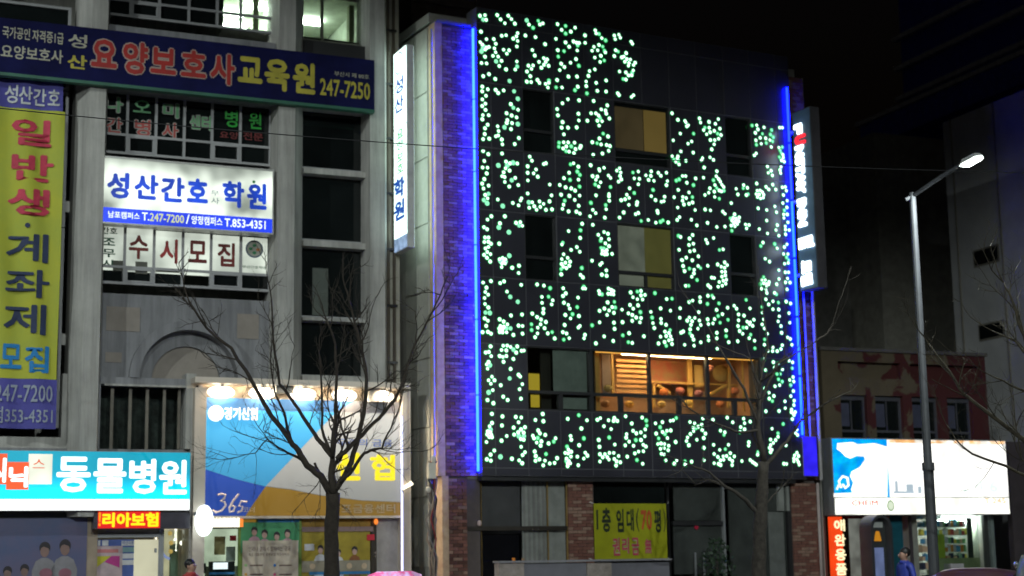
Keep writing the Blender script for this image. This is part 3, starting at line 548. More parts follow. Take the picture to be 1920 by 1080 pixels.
for ch in '성산': sidetext(pj, ch, zz - .42, zz - .05, -.8, -.2, sA - .026, PB, .03); zz -= .45
zz = zsp - .06
for ch in '요양보호': sidetext(pj, ch, zz - .22, zz, -.78, -.35, sA - .026, PG, .02); zz -= .27
zz -= .06
for ch in '학원': sidetext(pj, ch, zz - .46, zz, -.85, -.15, sA - .026, PB, .05); zz -= .52
for z in (zb0 + .5, (zb0 + zt0) / 2, zt0 - .5): pj.box('bracket', sA + .04, sA + .10, -.05, .02, z, z + .06, STEEL)

# veterinary shop sign
VC = emis('cyan_sign_glow', (.0, .68, .98), 1.35, var=.12, scale=1, vgrad=(2.8, 3.55, 1.35, .32))
VW = emis('white_sign_glow', (.95, 1, .97), 1.7)
vs = thing('vet_sign', 'wide cyan lightbox with fat white lettering over the animal clinic', 'sign', FL, FL.at(180, 955, -.55))
s0, s1 = -10.5, sx(357, 900, -.55); z1, z0 = zy(357, 848, -.55), zy(357, 957, -.55); zm = zy(357, 936, -.55)
vs.box('case', s0, s1, -.51, -.05, z0, z1, STEEL); vs.box('face', s0, s1 - .01, -.55, -.512, zm + .002, z1 - .01, VC); vs.box('white_strip', s0, s1 - .01, -.55, -.512, z0 + .01, zm - .002, VW)
for ch, *bx in (('동', 107, 856, 169, 923), ('물', 176, 859, 236, 925), ('병', 243, 860, 292, 926), ('원', 299, 862, 350, 927)): vs.text('lettering', ch, *bx, -.557, VW, off=.03)
vs.pbox('red_tile', 13, 866, 53, 918, -.556, -.551, emis('red_tile_glow', (.9, .10, .02), 1.0, var=.3)); vs.pbox('red_tile', -40, 850, 12, 908, -.556, -.551, emis('red_tile_glow', (.9, .1, .02), 1))
vs.pbox('white_tile', 54, 851, 97, 908, -.556, -.551, emis('grey_tile_glow', (.8, .82, .68), .9, var=.4))
vs.text('lettering', '닉', 17, 874, 52, 914, -.559, VW, off=.04); vs.text('lettering', '시', -20, 858, 11, 905, -.559, VW, off=.05); vs.text('lettering', '스', 62, 861, 84, 878, -.559, emis('red_mark', (.9, .12, .03), .8))
vs.text('small_print', '진료과목 · 예방접종 · 수술', 118, 942, 222, 947, -.557, emis('faint_green_print', (.5, .85, .75), .9))
# scrolling display
sd = thing('led_ticker', 'red and amber scrolling display under the cyan clinic sign', 'sign', FL, FL.at(268, 992, -.45))
sd.pbox('case', 176, 961, 356, 991, -.44, -.2, mat('dark_ticker_case', (.05, .045, .06), .3))
sd.pbox('lit_matrix', 184, 959, 300, 990, -.446, -.441, emis('red_matrix_glow', (.75, .004, .001), .9))
sd.text('lettering', '리아보험', 192, 961, 297, 988, -.452, emis('amber_matrix_glow', (1, .62, .0), 1.4), off=.05)
sd.text('lettering', '!', 185, 960, 189, 987, -.452, emis('orange_matrix_glow', (1, .25, .0), 1.2), off=.03)

# shopfront of the clinic: poster wall, door and windows
def flatfigure(node, px, py, sc_, y, skin, hair, shirt):
    """printed figure on a poster"""
    s, z = FL.hit(px, py, y); q = sc_
    body = MB().prism([(s - .21 * q, z - 1.3 * q), (s - .24 * q, z - .42 * q), (s - .17 * q, z - .24 * q), (s - .06 * q, z - .17 * q), (s + .06 * q, z - .17 * q), (s + .17 * q, z - .24 * q), (s + .24 * q, z - .42 * q), (s + .21 * q, z - 1.3 * q)], y, y + .002)
    node.mesh('printed_coat', body, shirt)
    node.mesh('printed_face', MB().disc((s, y - .002, z - .04 * q), .088 * q, y, 14, 0, 1.35), skin)
    node.mesh('printed_hair', MB().prism([(s + .11 * q * math.cos(a), z + .03 * q + .125 * q * math.sin(a)) for a in [math.pi * (-.18 + 1.36 * i / 12) for i in range(13)]] + [(s - .07 * q, z + .03 * q), (s - .02 * q, z + .055 * q), (s + .07 * q, z + .02 * q)], y - .004, y - .002), hair)
PSK = mat('printed_skin', (.24, .15, .13)); PHR = mat('printed_hair', (.03, .025, .03)); PSH = mat('printed_white', (.24, .23, .25)); PPK = mat('printed_pink', (.28, .11, .15))
po = thing('poster_hoarding', 'large dim blue poster of clinic staff in white coats on the left shop window', 'poster', FL, FL.at(70, 1080, -.12))
po.pbox('board', -110, 972, 157, 1230, -.12, -.06, mat('blue_grey_print', (.055, .085, .19), .5, var=.3, scale=1.2, c2=(.11, .09, .17)))
for px, py, q in ((84, 1030, 1.0), (122, 1026, 1.05), (14, 1073, .8), (46, 1069, .8)): flatfigure(po, px, py, q, -.126, PSK, PHR, PSH)
for px in (86, 122): s, z = FL.hit(px, 1075, -.13); po.mesh('printed_hands', MB().disc((s, -.130, z), .13, -.127, 12, 0, .8), PPK)
LB.pbox('dark_band', -40, 962, 157, 971, -.10, -.05, mat('dark_teal_band', (.04, .05, .05)))
wn = LB.mesh('shop_window', MB().box(sx(178, 1000, -.05), sx(300, 1000, -.05), -.09, -.05, zy(240, 1008), zy(240, 1001)), STEEL)
LB.pbox('transom_panel', 178, 991, 297, 1006, -.04, .0, mat('frosted_transom', (.42, .38, .34), .5))
def poster(node, name, px0, py0, px1, py1, y, mt): return node.pbox(name, px0, py0, px1, py1, y, y + .006, mt)
PB1 = mat('poster_blue', (.08, .13, .40)); PP1 = mat('poster_pale_pink', (.52, .40, .42)); PY1 = mat('poster_yellow', (.52, .48, .03)); PM1 = mat('poster_magenta', (.50, .04, .25)); PW1 = mat('poster_white', (.62, .62, .64)); PT1 = mat('poster_teal', (.22, .38, .40))
sp = thing('shop_posters', 'cluster of pink, yellow and blue posters on the clinic door glass', 'posters', FL, FL.at(215, 1080, -.02))
poster(sp, 'backing', 178, 1012, 254, 1200, -.02, PB1)
poster(sp, 'price_poster', 178, 1024, 226, 1200, -.03, PP1); poster(sp, 'title_strip', 182, 1030, 222, 1036, -.036, mat('poster_rose', (.55, .2, .2)))
a = sp.rect(178, 1043, 224, 1066, -.038); sp.mesh('yellow_corner', MB().prism([(a[0], a[2]), (a[0], a[3]), (a[0] + .33, a[3])], -.038, -.036), PY1); sp.mesh('magenta_corner', MB().prism([(a[0] + .33, a[3]), (a[1], a[3]), (a[1], a[2] + .02), (a[0] + .2, a[2] + .14)], -.038, -.036), PM1)
for k, m_ in enumerate((PW1, PT1, PW1, PW1, PB1)): poster(sp, 'notice', 228, 1014 + k * 12, 252, 1023 + k * 12, -.03, m_)
sp.text('lettering', '애견미용', 230, 1014, 251, 1021, -.037, PB1)
for k, (x0, x1) in enumerate(((184, 188), (192, 203))): poster(sp, 'notice', x0, 1013, x1, 1023, -.04, PW1)
dr = LB.pbox('shop_door', 252, 1012, 297, 1240, -.04, .0, emis('lit_blind', (.62, .60, .42), .75, var=.15))
dr.pbox('handle', 290, 1028, 294, 1036, -.09, -.045, STEEL)
LB.pbox('door_jamb', 298, 991, 303, 1240, -.06, .02, STEEL)
LB.pbox('shop_window', 304, 994, 356, 1240, -.02, -.008, GLASS)
it = thing('clinic_interior', 'warm lit clinic interior with hanging lamps seen through the glass beside the door', 'shop interior', FL, FL.at(330, 1080, .5))
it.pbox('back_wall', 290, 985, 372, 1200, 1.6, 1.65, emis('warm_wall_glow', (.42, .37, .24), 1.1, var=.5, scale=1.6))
it.pbox('green_board', 319, 1020, 333, 1085, 1.3, 1.35, mat('pale_green_board', (.30, .42, .34)))
it.pbox('white_figure_board', 336, 1014, 356, 1085, 1.2, 1.25, mat('figure_board', (.55, .48, .42)))
for px, py, rr in ((343, 1018, .07), (328, 1012, .03), (330, 1032, .02), (292, 1032, .02)):
    c = FL.at(px, py, .8); it.mesh('hanging_lamp', MB().ball(c, rr, rr, rr * .8, 10).tube([(c[0], c[1], c[2] + rr * .7), (c[0], c[1], 3.02)], .006, 4), emis('lamp_glow', (1, .95, .8), 3))
for px, py in ((319, 1000), (321, 1018), (320, 1034)): c = FL.at(px, py, .9); it.mesh('ornament', MB().ball(c, .05, .03, .05, 8), emis('gold_ornament', (.7, .45, .12), .8))
c = [FL.at(a, b, .3) for a, b in ((302, 1022), (304, 1036), (310, 1044), (318, 1048))]
it.mesh('blue_lamp_arm', MB().tube(c, .03, 6), emis('blue_arm_glow', (.35, .4, .75), .8))

# ------------------------------------------------------------------ bank front
bk = thing('bank_sign', 'big bank signboard in sky blue, cobalt, cream and ochre under a row of lamps', 'signboard', FL, FL.at(565, 968, -.30))
BY = -.30
def glow_print(name, c, s=.0): 
    return emis(name, c, .66, vgrad=(2.7, 4.95, .72, 1.75))   # prints given their own glow, brighter towards the top, for the lamps above
SKYB = glow_print('sky_blue_print', (.06, .40, .72)); COB = glow_print('cobalt_print', (.025, .09, .50)); CRM = glow_print('cream_print', (.46, .46, .43)); OCH = glow_print('ochre_print', (.36, .20, .02)); DBL = mat('top_band_blue', (.02, .09, .24), .5); GRB = mat('top_band_grey', (.14, .14, .16), .5)
def poly(name, pts, y, mt, d=.004):
    q = [FL.hit(a, b, y) for a, b in pts]; return bk.mesh(name, MB().prism(list(reversed(q)), y, y + d), mt)
bk.pbox('backboard', 380, 745, 753, 967, BY + .006, BY + .12, STEEL)
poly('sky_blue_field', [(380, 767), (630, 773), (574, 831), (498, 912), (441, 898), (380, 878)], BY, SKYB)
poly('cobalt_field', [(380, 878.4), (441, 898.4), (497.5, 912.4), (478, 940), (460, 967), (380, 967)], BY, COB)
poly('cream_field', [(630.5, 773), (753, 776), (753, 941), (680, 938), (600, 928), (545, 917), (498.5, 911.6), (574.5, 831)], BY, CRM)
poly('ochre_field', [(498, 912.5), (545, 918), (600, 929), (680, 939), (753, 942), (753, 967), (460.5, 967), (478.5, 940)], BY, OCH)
poly('top_band', [(380, 745), (664, 752), (630, 772.6), (380, 766.6)], BY, DBL); poly('top_band_right', [(664.5, 752), (753, 754), (753, 775.6), (630.7, 772.6)], BY, GRB)
WLT = emis('white_channel_glow', (1, .97, .9), 1.3); YLT = emis('yellow_channel_glow', (1, .80, .01), .95)
bk.text('lettering', '경기신협', 421, 763, 483, 788, BY - .03, WLT, off=.025, dep=.03)
c = FL.at(405, 775, BY - .03); bk.mesh('round_logo', MB().disc(c, .17, BY - .002, 20), WLT)
bk.text('lettering', '신', 632, 848, 676, 901, BY - .05, YLT, off=.045, dep=.048); bk.text('lettering', '협', 695, 852, 741, 901, BY - .05, YLT, off=.03, dep=.048)
bk.text('lettering', '우리의 금융', 632, 822, 736, 838, BY - .006, mat('blue_print', (.06, .12, .42)), off=.02)
bk.text('lettering', '남포금융센터', 620, 945, 741, 962, BY - .006, mat('pale_print', (.50, .42, .32)), off=.015)
bk.text('lettering', '코너', 456, 950, 477, 961, BY - .006, mat('pale_print', (.5, .42, .32)), off=.01)
def stroke(pts, w, mt, name='lettering'):
    p = [FL.at(a, b, BY - .012) for a, b in pts]; bk.mesh(name, MB().tube(p, w, 6), mt)
P365 = mat('pink_white_print', (.80, .66, .62), .6)
stroke([(408, 928), (416, 926), (423, 928), (420, 935), (413, 939), (421, 941), (423, 948), (416, 957), (405, 961), (398, 956)], .024, P365)
stroke([(448, 926), (438, 938), (430, 952), (431, 960), (438, 958), (441, 950), (434, 948)], .024, P365)
stroke([(463, 941), (452, 940), (448, 949), (455, 950), (453, 958), (445, 961)], .024, P365)
WF_ = mat('white_frame_metal', (.62, .54, .46), .4, metal=.2, var=.06)
fr = thing('bank_portal_frame', 'broad pale metal portal framing the bank front', 'portal', FL, FL.at(565, 1184, -.3))
fr.pbox('side_post', 366, 726, 379.5, 1240, -.42, -.06, WF_); fr.pbox('side_post', 753.5, 732, 772, 1240, -.42, -.06, WF_)
zz = zy(560, 724, -.45); zl_ = zy(560, 749, -.1)
fr.box('canopy', sx(366, 720, -.62), sx(770, 730, -.62), -.62, .0, zz, zz + .12, WF_)
fr.box('soffit_back', sx(380, 730, -.1), sx(753, 730, -.1), -.12, -.06, zl_ - .02, zz, mat('taupe_wall', (.34, .27, .20), .8))
fr.pbox('mid_rail', 380, 968, 753, 971, -.32, -.1, WF_)
fr.mesh('light_edge', MB().box(sx(752, 860, -.44), sx(755, 860, -.44), -.45, -.42, zy(753, 1240, -.44), zy(753, 780, -.44)), emis('cold_edge_glow', (.55, .6, 1), 2.2))
# row of lamps above
for k, px in enumerate((420, 497, 575, 652, 722)):
    s, z = FL.hit(px, 733, -.5); 
    lp = thing('sign_lamp', 'lamp over the bank sign with a glowing oval for its light on the wall, ' + ('leftmost of the five', 'second from the left', 'in the middle of the row', 'fourth from the left', 'rightmost of the five')[k], 'lamp', FL, (s, -.5, z), 'lamps over the bank sign')
    lp.mesh('arm', MB().tube([(s, -.13, zz - .03), (s, -.25, zz - .02), (s, -.38, zz - .03)], .012, 6), STEEL)
    lp.mesh('shade', MB().tube([(s, -.40, zz - .05), (s, -.40, zz - .01)], [.07, .04], 10), STEEL)
    lp.mesh('wall_wash', MB().ball((s, -.24, zz - .155), .30, .07, .145, 16), emis('lamp_wash_glow', (1, .93, .74), 3.4), smooth=True)  # glowing oval stands in for the blown-out lamplight on the wall
    ld = bpy.data.lights.new('sign_lamp_light', 'SPOT'); ld.energy = 21; ld.color = (1, .80, .55); ld.spot_size = R(172); ld.spot_blend = .6; ld.shadow_soft_size = .06
    lo = bpy.data.objects.new('sign_lamp_light', ld); col.objects.link(lo); lo.parent = lp.o; lo.location = (0, .06, (zz - .07) - z)
    lo.rotation_euler = (R(35), 0, 0)
# corner unit with round sign
rs = thing('round_projecting_sign', 'glowing white round sign on a short arm at the bank post', 'sign', FL, FL.at(383, 976, -.8))
c = FL.at(384, 976, -.75); rs.mesh('disc', MB().disc(c, .18, c[1] + .14, 24, 0, 1.8), emis('round_sign_glow', (.86, 1, 1), 2.4)); 
rs.pbox('bracket', 368, 960, 378, 966, -.68, -.42, STEEL)
bar = thing('atm_bar_sign', 'short glowing cream bar sign with an orange end above the cash machine', 'sign', FL, FL.at(430, 987, -.32))
bar.pbox('face', 394, 971, 449, 988, -.36, -.28, emis('cream_bar_glow', (1, .95, .75), 1.7)); bar.pbox('orange_end', 449.5, 973, 456, 988, -.36, -.28, emis('orange_glow', (1, .25, .03), 1.0))
bar.text('lettering', '365코너', 400, 969, 444, 974, -.366, mat('dark_ink', (.02, .05, .03)))
at = thing('cash_machine_corner', 'bright cash machine booth with screen and notices behind the bank glass', 'cash machine', FL, FL.at(415, 1184, .2))
at.pbox('back_wall', 379, 992, 448, 1200, .6, .64, emis('booth_wall_glow', (.72, .80, .62), .75, var=.3, scale=2))
at.pbox('machine_body', 392, 1062, 444, 1200, .1, .5, mat('machine_white', (.5, .52, .45))); at.pbox('machine_head', 394, 1053, 440, 1070, .0, .15, BLACKM)
at.pbox('screen', 400, 1055, 427, 1067, -.012, -.002, emis('screen_glow', (.85, .95, 1), 1.3)); at.pbox('blue_band', 392, 1073, 440, 1077, -.02, .0, mat('band_blue', (.03, .2, .45)))
poster(at, 'notice', 402, 1006, 422, 1040, .55, mat('notice_peach', (.6, .45, .25))); poster(at, 'notice', 424, 1025, 441, 1052, .55, PW1); poster(at, 'red_notice', 431, 1004, 443, 1014, .0, mat('notice_red', (.6, .02, .04)))
at.pbox('machine_head', 379, 1056, 386, 1075, .1, .2, BLACKM)
LB.pbox('shop_window', 380, 990, 448, 1240, -.02, -.01, GLASS)
gp = thing('green_poster_board', 'tall green framed notice board with four printed people above a cream list', 'notice board', FL, FL.at(507, 1184, -.2))
gp.pbox('frame', 448, 974, 564, 1240, -.14, -.06, mat('lime_frame', (.16, .26, .05))); gp.pbox('green_field', 452, 980, 561, 1036, -.148, -.142, mat('print_green', (.07, .32, .14)))
gp.pbox('cream_field', 455, 1016, 558, 1240, -.154, -.149, mat('print_cream', (.58, .50, .40))); gp.pbox('top_band', 452, 974, 480, 979, -.148, -.142, OCH); gp.pbox('top_band', 484, 974, 561, 979, -.148, -.142, mat('band_blue', (.03, .2, .45)))
for px, py, m_ in ((477, 996, PPK), (496, 1001, PW1), (519, 1005, PPK), (539, 1000, PPK)): flatfigure(gp, px, py, .62, -.162, mat('print_skin_light', (.55, .36, .3)), PHR, mat('print_soft_pink', (.5, .3, .35)))
gp.pbox('cream_lower', 455, 1014, 558, 1240, -.172, -.168, mat('print_cream', (.58, .5, .4)))
gp.text('lettering', '언제나 곁에서 함께하는 금융', 466, 1025, 545, 1033, -.176, mat('print_brown', (.16, .10, .09))); gp.text('lettering', '예금 대출상담 공제보험 카드서비스', 466, 1037, 542, 1042, -.176, mat('print_brown', (.16, .10, .09)))
for px, py, m_ in ((461, 1060, (.3, .5, .2)), (515, 1060, (.03, .2, .6)), (461, 1077, (.7, .35, .05)), (515, 1077, (.7, .1, .25))):
    c = FL.at(px, py, -.176); gp.mesh('list_dot', MB().disc((c[0], -.180, c[2]), .03, -.174, 12), mat('dot_%d%d' % (px, py), m_)); gp.pbox('list_line', px + 8, py - 1, px + 32, py + 1, -.178, -.174, mat('print_brown', (.16, .1, .09)))
bd = thing('bank_doors', 'bank entrance glazing covered with ochre film printed with a family', 'shopfront', FL, FL.at(640, 1184, -.1))
bd.pbox('upper_film', 566, 973, 695, 988, -.10, -.06, mat('film_ochre', (.30, .17, .02))); bd.pbox('rail', 566, 988, 700, 996, -.13, -.06, mat('mauve_metal', (.28, .19, .18), .4, metal=.3))
bd.pbox('yellow_film', 566, 997, 694, 1240, -.10, -.06, mat('film_yellow', (.38, .29, .03), .35)); bd.pbox('grey_panel', 706, 973, 752, 1240, -.10, -.06, mat('grey_panel', (.34, .31, .28), .5)); bd.pbox('door_edge', 696, 973, 705, 1240, -.12, -.06, mat('dark_edge', (.05, .04, .03), .3))
for px, py, q, sh in ((601, 1030, .62, PW1), (635, 1036, .5, PW1), (665, 1032, .6, mat('print_brown_coat', (.26, .10, .03)))): flatfigure(bd, px, py, q, -.112, mat('print_skin_light', (.55, .36, .3)), PHR, sh)
bd.pbox('cream_foot', 566, 1052, 694, 1071, -.124, -.12, mat('print_stone', (.30, .27, .20))); bd.pbox('blue_foot_band', 580, 1072, 694, 1076, -.124, -.12, mat('band_blue', (.03, .2, .45)))
for px, py in ((586, 1062), (655, 1061), (683, 1061)): c = FL.at(px, py, -.13); bd.mesh('printed_character', MB().disc(c, .065, c[1] + .003, 12), mat('print_peach', (.55, .42, .28)))
bd.pbox('note', 571, 1020, 589, 1032, -.115, -.11, PW1); bd.pbox('red_note', 688, 1002, 702, 1013, -.13, -.125, mat('notice_red', (.6, .02, .04)))
c = FL.at(705, 978, -.2); bd.mesh('orange_lamp', MB().ball(c, .05, .05, .07, 8), emis('orange_glow', (1, .25, .03), 1))
for py in (1036, 1043): c = FL.at(703, py, -.15); bd.mesh('door_knob', MB().ball(c, .025, .03, .03, 8), mat('chrome', (.8, .8, .8), .15, metal=1))
sl = thing('side_lamp', 'small bright slanted lamp on the right post of the bank portal', 'lamp', FL, FL.at(762, 912, -.5))
p = [FL.at(754, 917, -.5), FL.at(773, 905, -.6)]; sl.mesh('head', MB().tube(p, [.03, .05], 8), emis('side_lamp_glow', (1, .9, .65), 3)); sl.mesh('arm', MB().tube([p[0], FL.at(756, 925, -.42)], .015, 5), STEEL)
# ================================================================== building with the green lights
def ms(px, py, y=0): return FM.hit(px, py, y)[0]
def mz(px, py, y=0): return FM.hit(px, py, y)[1]
MBd = thing('panelled_building', 'dark panelled building covered in hundreds of tiny green-white lights, brick at both sides', 'building', FM, (4.5, 0, 0))
PANEL = mat('dark_slate_panel', (.042, .041, .054), .30, var=.12, scale=.9, bump=.02, spec=.6)
JOINT = mat('panel_joint', (.13, .13, .145), .5, bump=0)
MORT = mat('mortar', (.10, .08, .075), .9)
BR = [brickmat('red_brown_brick', (.20, .085, .06), (.13, .06, .05)), brickmat('buff_brick', (.30, .19, .14), (.20, .12, .09))]
PY = -.28                                   # face of the panels
cx = [897, 922, 982, 1041, 1099, 1154, 1207, 1259, 1310, 1362, 1411, 1460, 1486]
S_ = [ms(c, 300, PY) for c in cx]
ry = [17, 46, 156, 277, 394, 519, 644, 766, 877, 892]
Z_ = [mz(921, r, PY) for r in ry]
holes = {}
for (r, c0, c1) in ((2, 2, 3), (2, 5, 7), (2, 9, 10), (4, 2, 3), (4, 5, 7), (4, 9, 10), (6, 2, 10)):
    for c in range(c0, c1): holes[(r, c)] = 1
ja = .012
for r in range(9):
    for c in range(12):
        if (r, c) in holes: continue
        MBd.cube('panel', S_[c] + ja, S_[c + 1] - ja, PY + random.uniform(-.003, .003), PY + .03, Z_[r + 1] + ja, Z_[r] - ja, PANEL)
bk_ = MB()
for r in range(9):
    c = 0
    while c < 12:
        if (r, c) in holes: c += 1; continue
        d = c
        while d < 12 and (r, d) not in holes: d += 1
        bk_.box(S_[c], S_[d], PY + .012, .25, Z_[r + 1], Z_[r]); c = d
MBd.mesh('panel_backing', bk_, JOINT)
ZT = Z_[0]; PZT = mz(886, 53, 0); P0, P1 = ms(831, 450, 0), ms(889, 450, 0)
ZG = Z_[9]
CORE = mat('rough_side_render', (.36, .345, .31), .9, var=.2, scale=1.2)
cr = MB().box(P0 - .25, 10.1, 3.4, 10, 0, ZT - .1)
MBd.mesh('core_wall', cr, CORE)
MBd.box('roof_slab', P0 - .2, 9.6, .26, 3.4, ZT - .35, ZT - .12, CORE)
for zf in (Z_[9], Z_[7] + .02 , Z_[5], Z_[3], ): MBd.box('floor_slab', P0 + .1, 9.4, .26, 3.4, zf - .1, zf + .05, CORE)
# left brick pier with a stone strip at the corner
MBd.box('pier_core', P0 + .02, P1 + .08, .03, .3, 0, PZT, MORT)
MBd.box('pier_cap', P0 - .14, P1 + .10, -.03, .34, PZT + .003, PZT + .07, mat('cap_metal', (.30, .29, .34), .4, metal=.3))
STRIP = mat('lamplit_tan_stone', (.62, .46, .30), .8, var=.3, scale=5, c2=(.45, .28, .18), bump=.5)  # tan stone, coloured brighter and warmer to carry the orange lamplight on it
MBd.box('corner_strip', P0 - .19, P0 - .004, -.03, .3, ZG, PZT, STRIP)
MBd.box('corner_strip', P0 - .10, P0 + .055, -.05, .28, 0, ZG - .004, STRIP)
SW = mat('side_panel', (.42, .41, .36), .75, var=.12)
MBd.box('side_wall', P0 - .188, P0 - .17, .302, 3.4, 0, PZT, CORE)
for k in range(8):
    z0 = PZT - .02 - 1.55 * (k + 1)
    MBd.cube('side_panel', P0 - .215, P0 - .19, .34, .95, z0 + .02, z0 + 1.53, SW); MBd.cube('side_panel', P0 - .215, P0 - .19, .97, 1.6, z0 + .02, z0 + 1.53, SW)
NB = [0]; extra = MB()
def bricks(s0, s1, z0, z1, y, hb=.075, lb=.235):
    rows = int((z1 - z0) / hb)
    for r in range(rows):
        x = s0 + (0 if r % 2 else -lb / 2)
        while x < s1 - .02:
            a, b = max(x, s0), min(x + lb - .01, s1)
            if b - a > .03:
                yy = y + random.uniform(-.006, .006); z = z0 + r * hb
                if NB[0] < 300: MBd.cube('brick', a, b, yy, yy + .06, z, z + hb - .010, random.choice((BR[0], BR[0], BR[0], BR[1]))); NB[0] += 1
                else: extra.box(a, b, yy, yy + .06, z, z + hb - .010, random.choice((0, 0, 1)))
            x += lb
bricks(P0 + .06, ms(875, 980, 0), 1.0, ZG - .01, -.02)
bricks(P0 + .01, P1 + .02, ZG, PZT, -.03)
bricks(P0 + .06, ms(875, 980, 0), 0, 1.0, -.02)
M0, M1 = ms(1066, 980, 0), ms(1112, 980, 0)
MBd.box('pier_core', M0, M1, .03, .3, 0, ZG - .01, MORT); bricks(M0, M1, 0, ZG - .01, -.02)
Q0, Q1 = ms(1487, 1000, 0), ms(1533, 1000, 0)
MBd.box('pier_core', Q0, Q1, .03, .3, 0, ZG - .01, MORT); bricks(Q0, Q1, 0, ZG - .01, -.02)
E0, E1 = ms(1481, 400, 0), ms(1515, 400, 0)
ZE = mz(1495, 145, 0)
MBd.box('pier_core', E0, E1, .03, .3, ZG, ZE, MORT); bricks(E0, E1, ZG, ZE, -.03)
MBd.mesh('brick_courses', extra, BR, kind='stuff')
MBd.box('right_side_wall', E1 + .01, E1 + .03, .0, 3.4, 0, ZE, CORE)
MBd.box('fascia', P1 + .02, Q0, -.2, .25, ZG - .10, ZG - .003, DFRAME)
# neon tubes
NEON = emis('blue_neon_glow', (.0005, .0028, 1), 250)
NEON3 = emis('azure_neon_glow', (.0005, .0046, 1), 95)
NEON2 = emis('cobalt_neon_glow', (.0006, .0024, 1), 65)
nz0, nz1 = mz(900, 885, -.06), mz(887, 54, -.06)
nl = thing('neon_tube', 'cyan-blue neon line running up the left brick pier', 'neon light', FM, (P1 + .04, -.08, nz0), 'blue neon lines')
sN = ms(892.5, 450, -.10)
for k in range(6):
    a = nz0 + (nz1 - nz0) * k / 6; nl.mesh('tube', MB().tube([(sN, -.10, a + .015), (sN, -.10, a + (nz1 - nz0) / 6 - .015)], .042, 8), NEON)
for k in range(7): a = nz0 + (nz1 - nz0) * k / 6; nl.box('clip', sN - .03, sN + .03, -.10, -.02, a - .012, a + .012, BLACKM)
nr = thing('neon_tube', 'blue neon line running up the right edge behind the hotel sign', 'neon light', FM, (E0, -.1, nz0), 'blue neon lines')
sR = ms(1488.5, 500, -.30); za, zb = mz(1501, 818, -.30), mz(1474, 163, -.30)
for k in range(6):
    a = za + (zb - za) * k / 6; nr.mesh('tube', MB().tube([(sR, -.34, a + .03), (sR, -.34, a + (zb - za) / 6 - .03)], .032, 8), NEON2 if k > 3 else NEON3)
# windows of the dark facade
def dwin(r, c0, c1, cuts=(), trans=None, lower=(), pane=DARKGLASS, lpanes=None):
    a, b, z0, z1 = S_[c0], S_[c1], Z_[r + 1], Z_[r]; t = .035; y = PY + .09
    w = MB().box(a, a + t, y - .05, y + .05, z0, z1).box(b - t, b, y - .05, y + .05, z0, z1).box(a + t, b - t, y - .05, y + .05, z1 - t, z1).box(a + t, b - t, y - .05, y + .05, z0, z0 + t)
    for px in cuts: s = ms(px, 700 if r == 6 else 300, y); w.box(s - t, s + t, y - .06, y + .04, z0 + t, z1 - t)
    if trans: w.box(a + t, b - t, y - .055, y + .045, trans - t, trans + t)
    for px in lower: s = ms(px, 755, y); w.box(s - .05, s + .05, y - .058, y + .042, z0 + t, trans - t)
    wn = MBd.mesh('window', w, DFRAME)
    wn.box('pane', a + t, b - t, y, y + .012, z0 + t, z1 - t, pane)
    return wn, a, b, z0, z1, y
for r in (2, 4):
    for c in (2, 9): dwin(r, c, c + 1, trans=(Z_[r] * .35 + Z_[r + 1] * .65))
BL_AM = emis('amber_blind_glow', (.50, .34, .09), .14, var=.1); BL_OL = emis('olive_blind_glow', (.30, .29, .08), .11, var=.15, scale=3)
BL_GR = emis('grey_blind_glow', (.30, .34, .26), .18, var=.35, scale=2.5)
w2, a, b, z0, z1, y = dwin(2, 5, 7, trans=Z_[3] + .33)
mid = (a + b) / 2
w2.box('blind', a + .06, mid + .06, y - .008, y - .003, z0 + .39, z1 - .12, emis('dim_brown_blind_glow', (.30, .22, .10), .07, var=.3, scale=2)); w2.box('blind', mid + .08, b - .08, y - .008, y - .003, z0 + .39, z1 - .12, BL_AM)
w4, a, b, z0, z1, y = dwin(4, 5, 7, cuts=(), trans=Z_[5] + .36)
w4.box('mullion', mid - .03, mid + .03, y - .056, y - .02, z0 + .04, z0 + .32, DFRAME)
w4.box('blind', a + .05, mid + .0, y - .008, y - .003, z0 + .41, z1 - .05, BL_GR); w4.box('blind', mid + .004, b - .05, y - .008, y - .003, z0 + .41, z1 - .05, BL_OL)
w4.box('blind', a + .07, mid - .05, y - .008, y - .003, z0 + .05, z0 + .31, BL_GR); w4.box('blind', mid + .06, b - .07, y - .008, y - .003, z0 + .05, z0 + .31, BL_OL)
a, b = S_[2], S_[10]
zt = mz(1107, 739, PY + .09)
w6, a, b, z0, z1, y = dwin(6, 2, 10, cuts=(1107, 1216, 1325), trans=zt, lower=(1050, 1163, 1272, 1376), pane=GLASS)
w6.pbox('blind', 1036, 651, 1101, 737, y + .05, y + .055, mat('grey_roller_blind', (.30, .31, .30), .8)); w6.pbox('blind', 1054, 745, 1101, 768, y + .05, y + .055, mat('grey_roller_blind', (.2, .21, .2)))
YP = emis('yellow_poster_glow', (.62, .42, .03), .62)
w6.pbox('yellow_sheet', 991, 700, 1012, 733, y + .05, y + .055, YP); w6.pbox('yellow_sheet', 995, 740, 1012, 764, y + .05, y + .055, YP)
w6.pbox('dark_partition', 1012.5, 640, 1034, 775, y + .3, y + .35, mat('dark_brown_wall', (.03, .022, .018)))
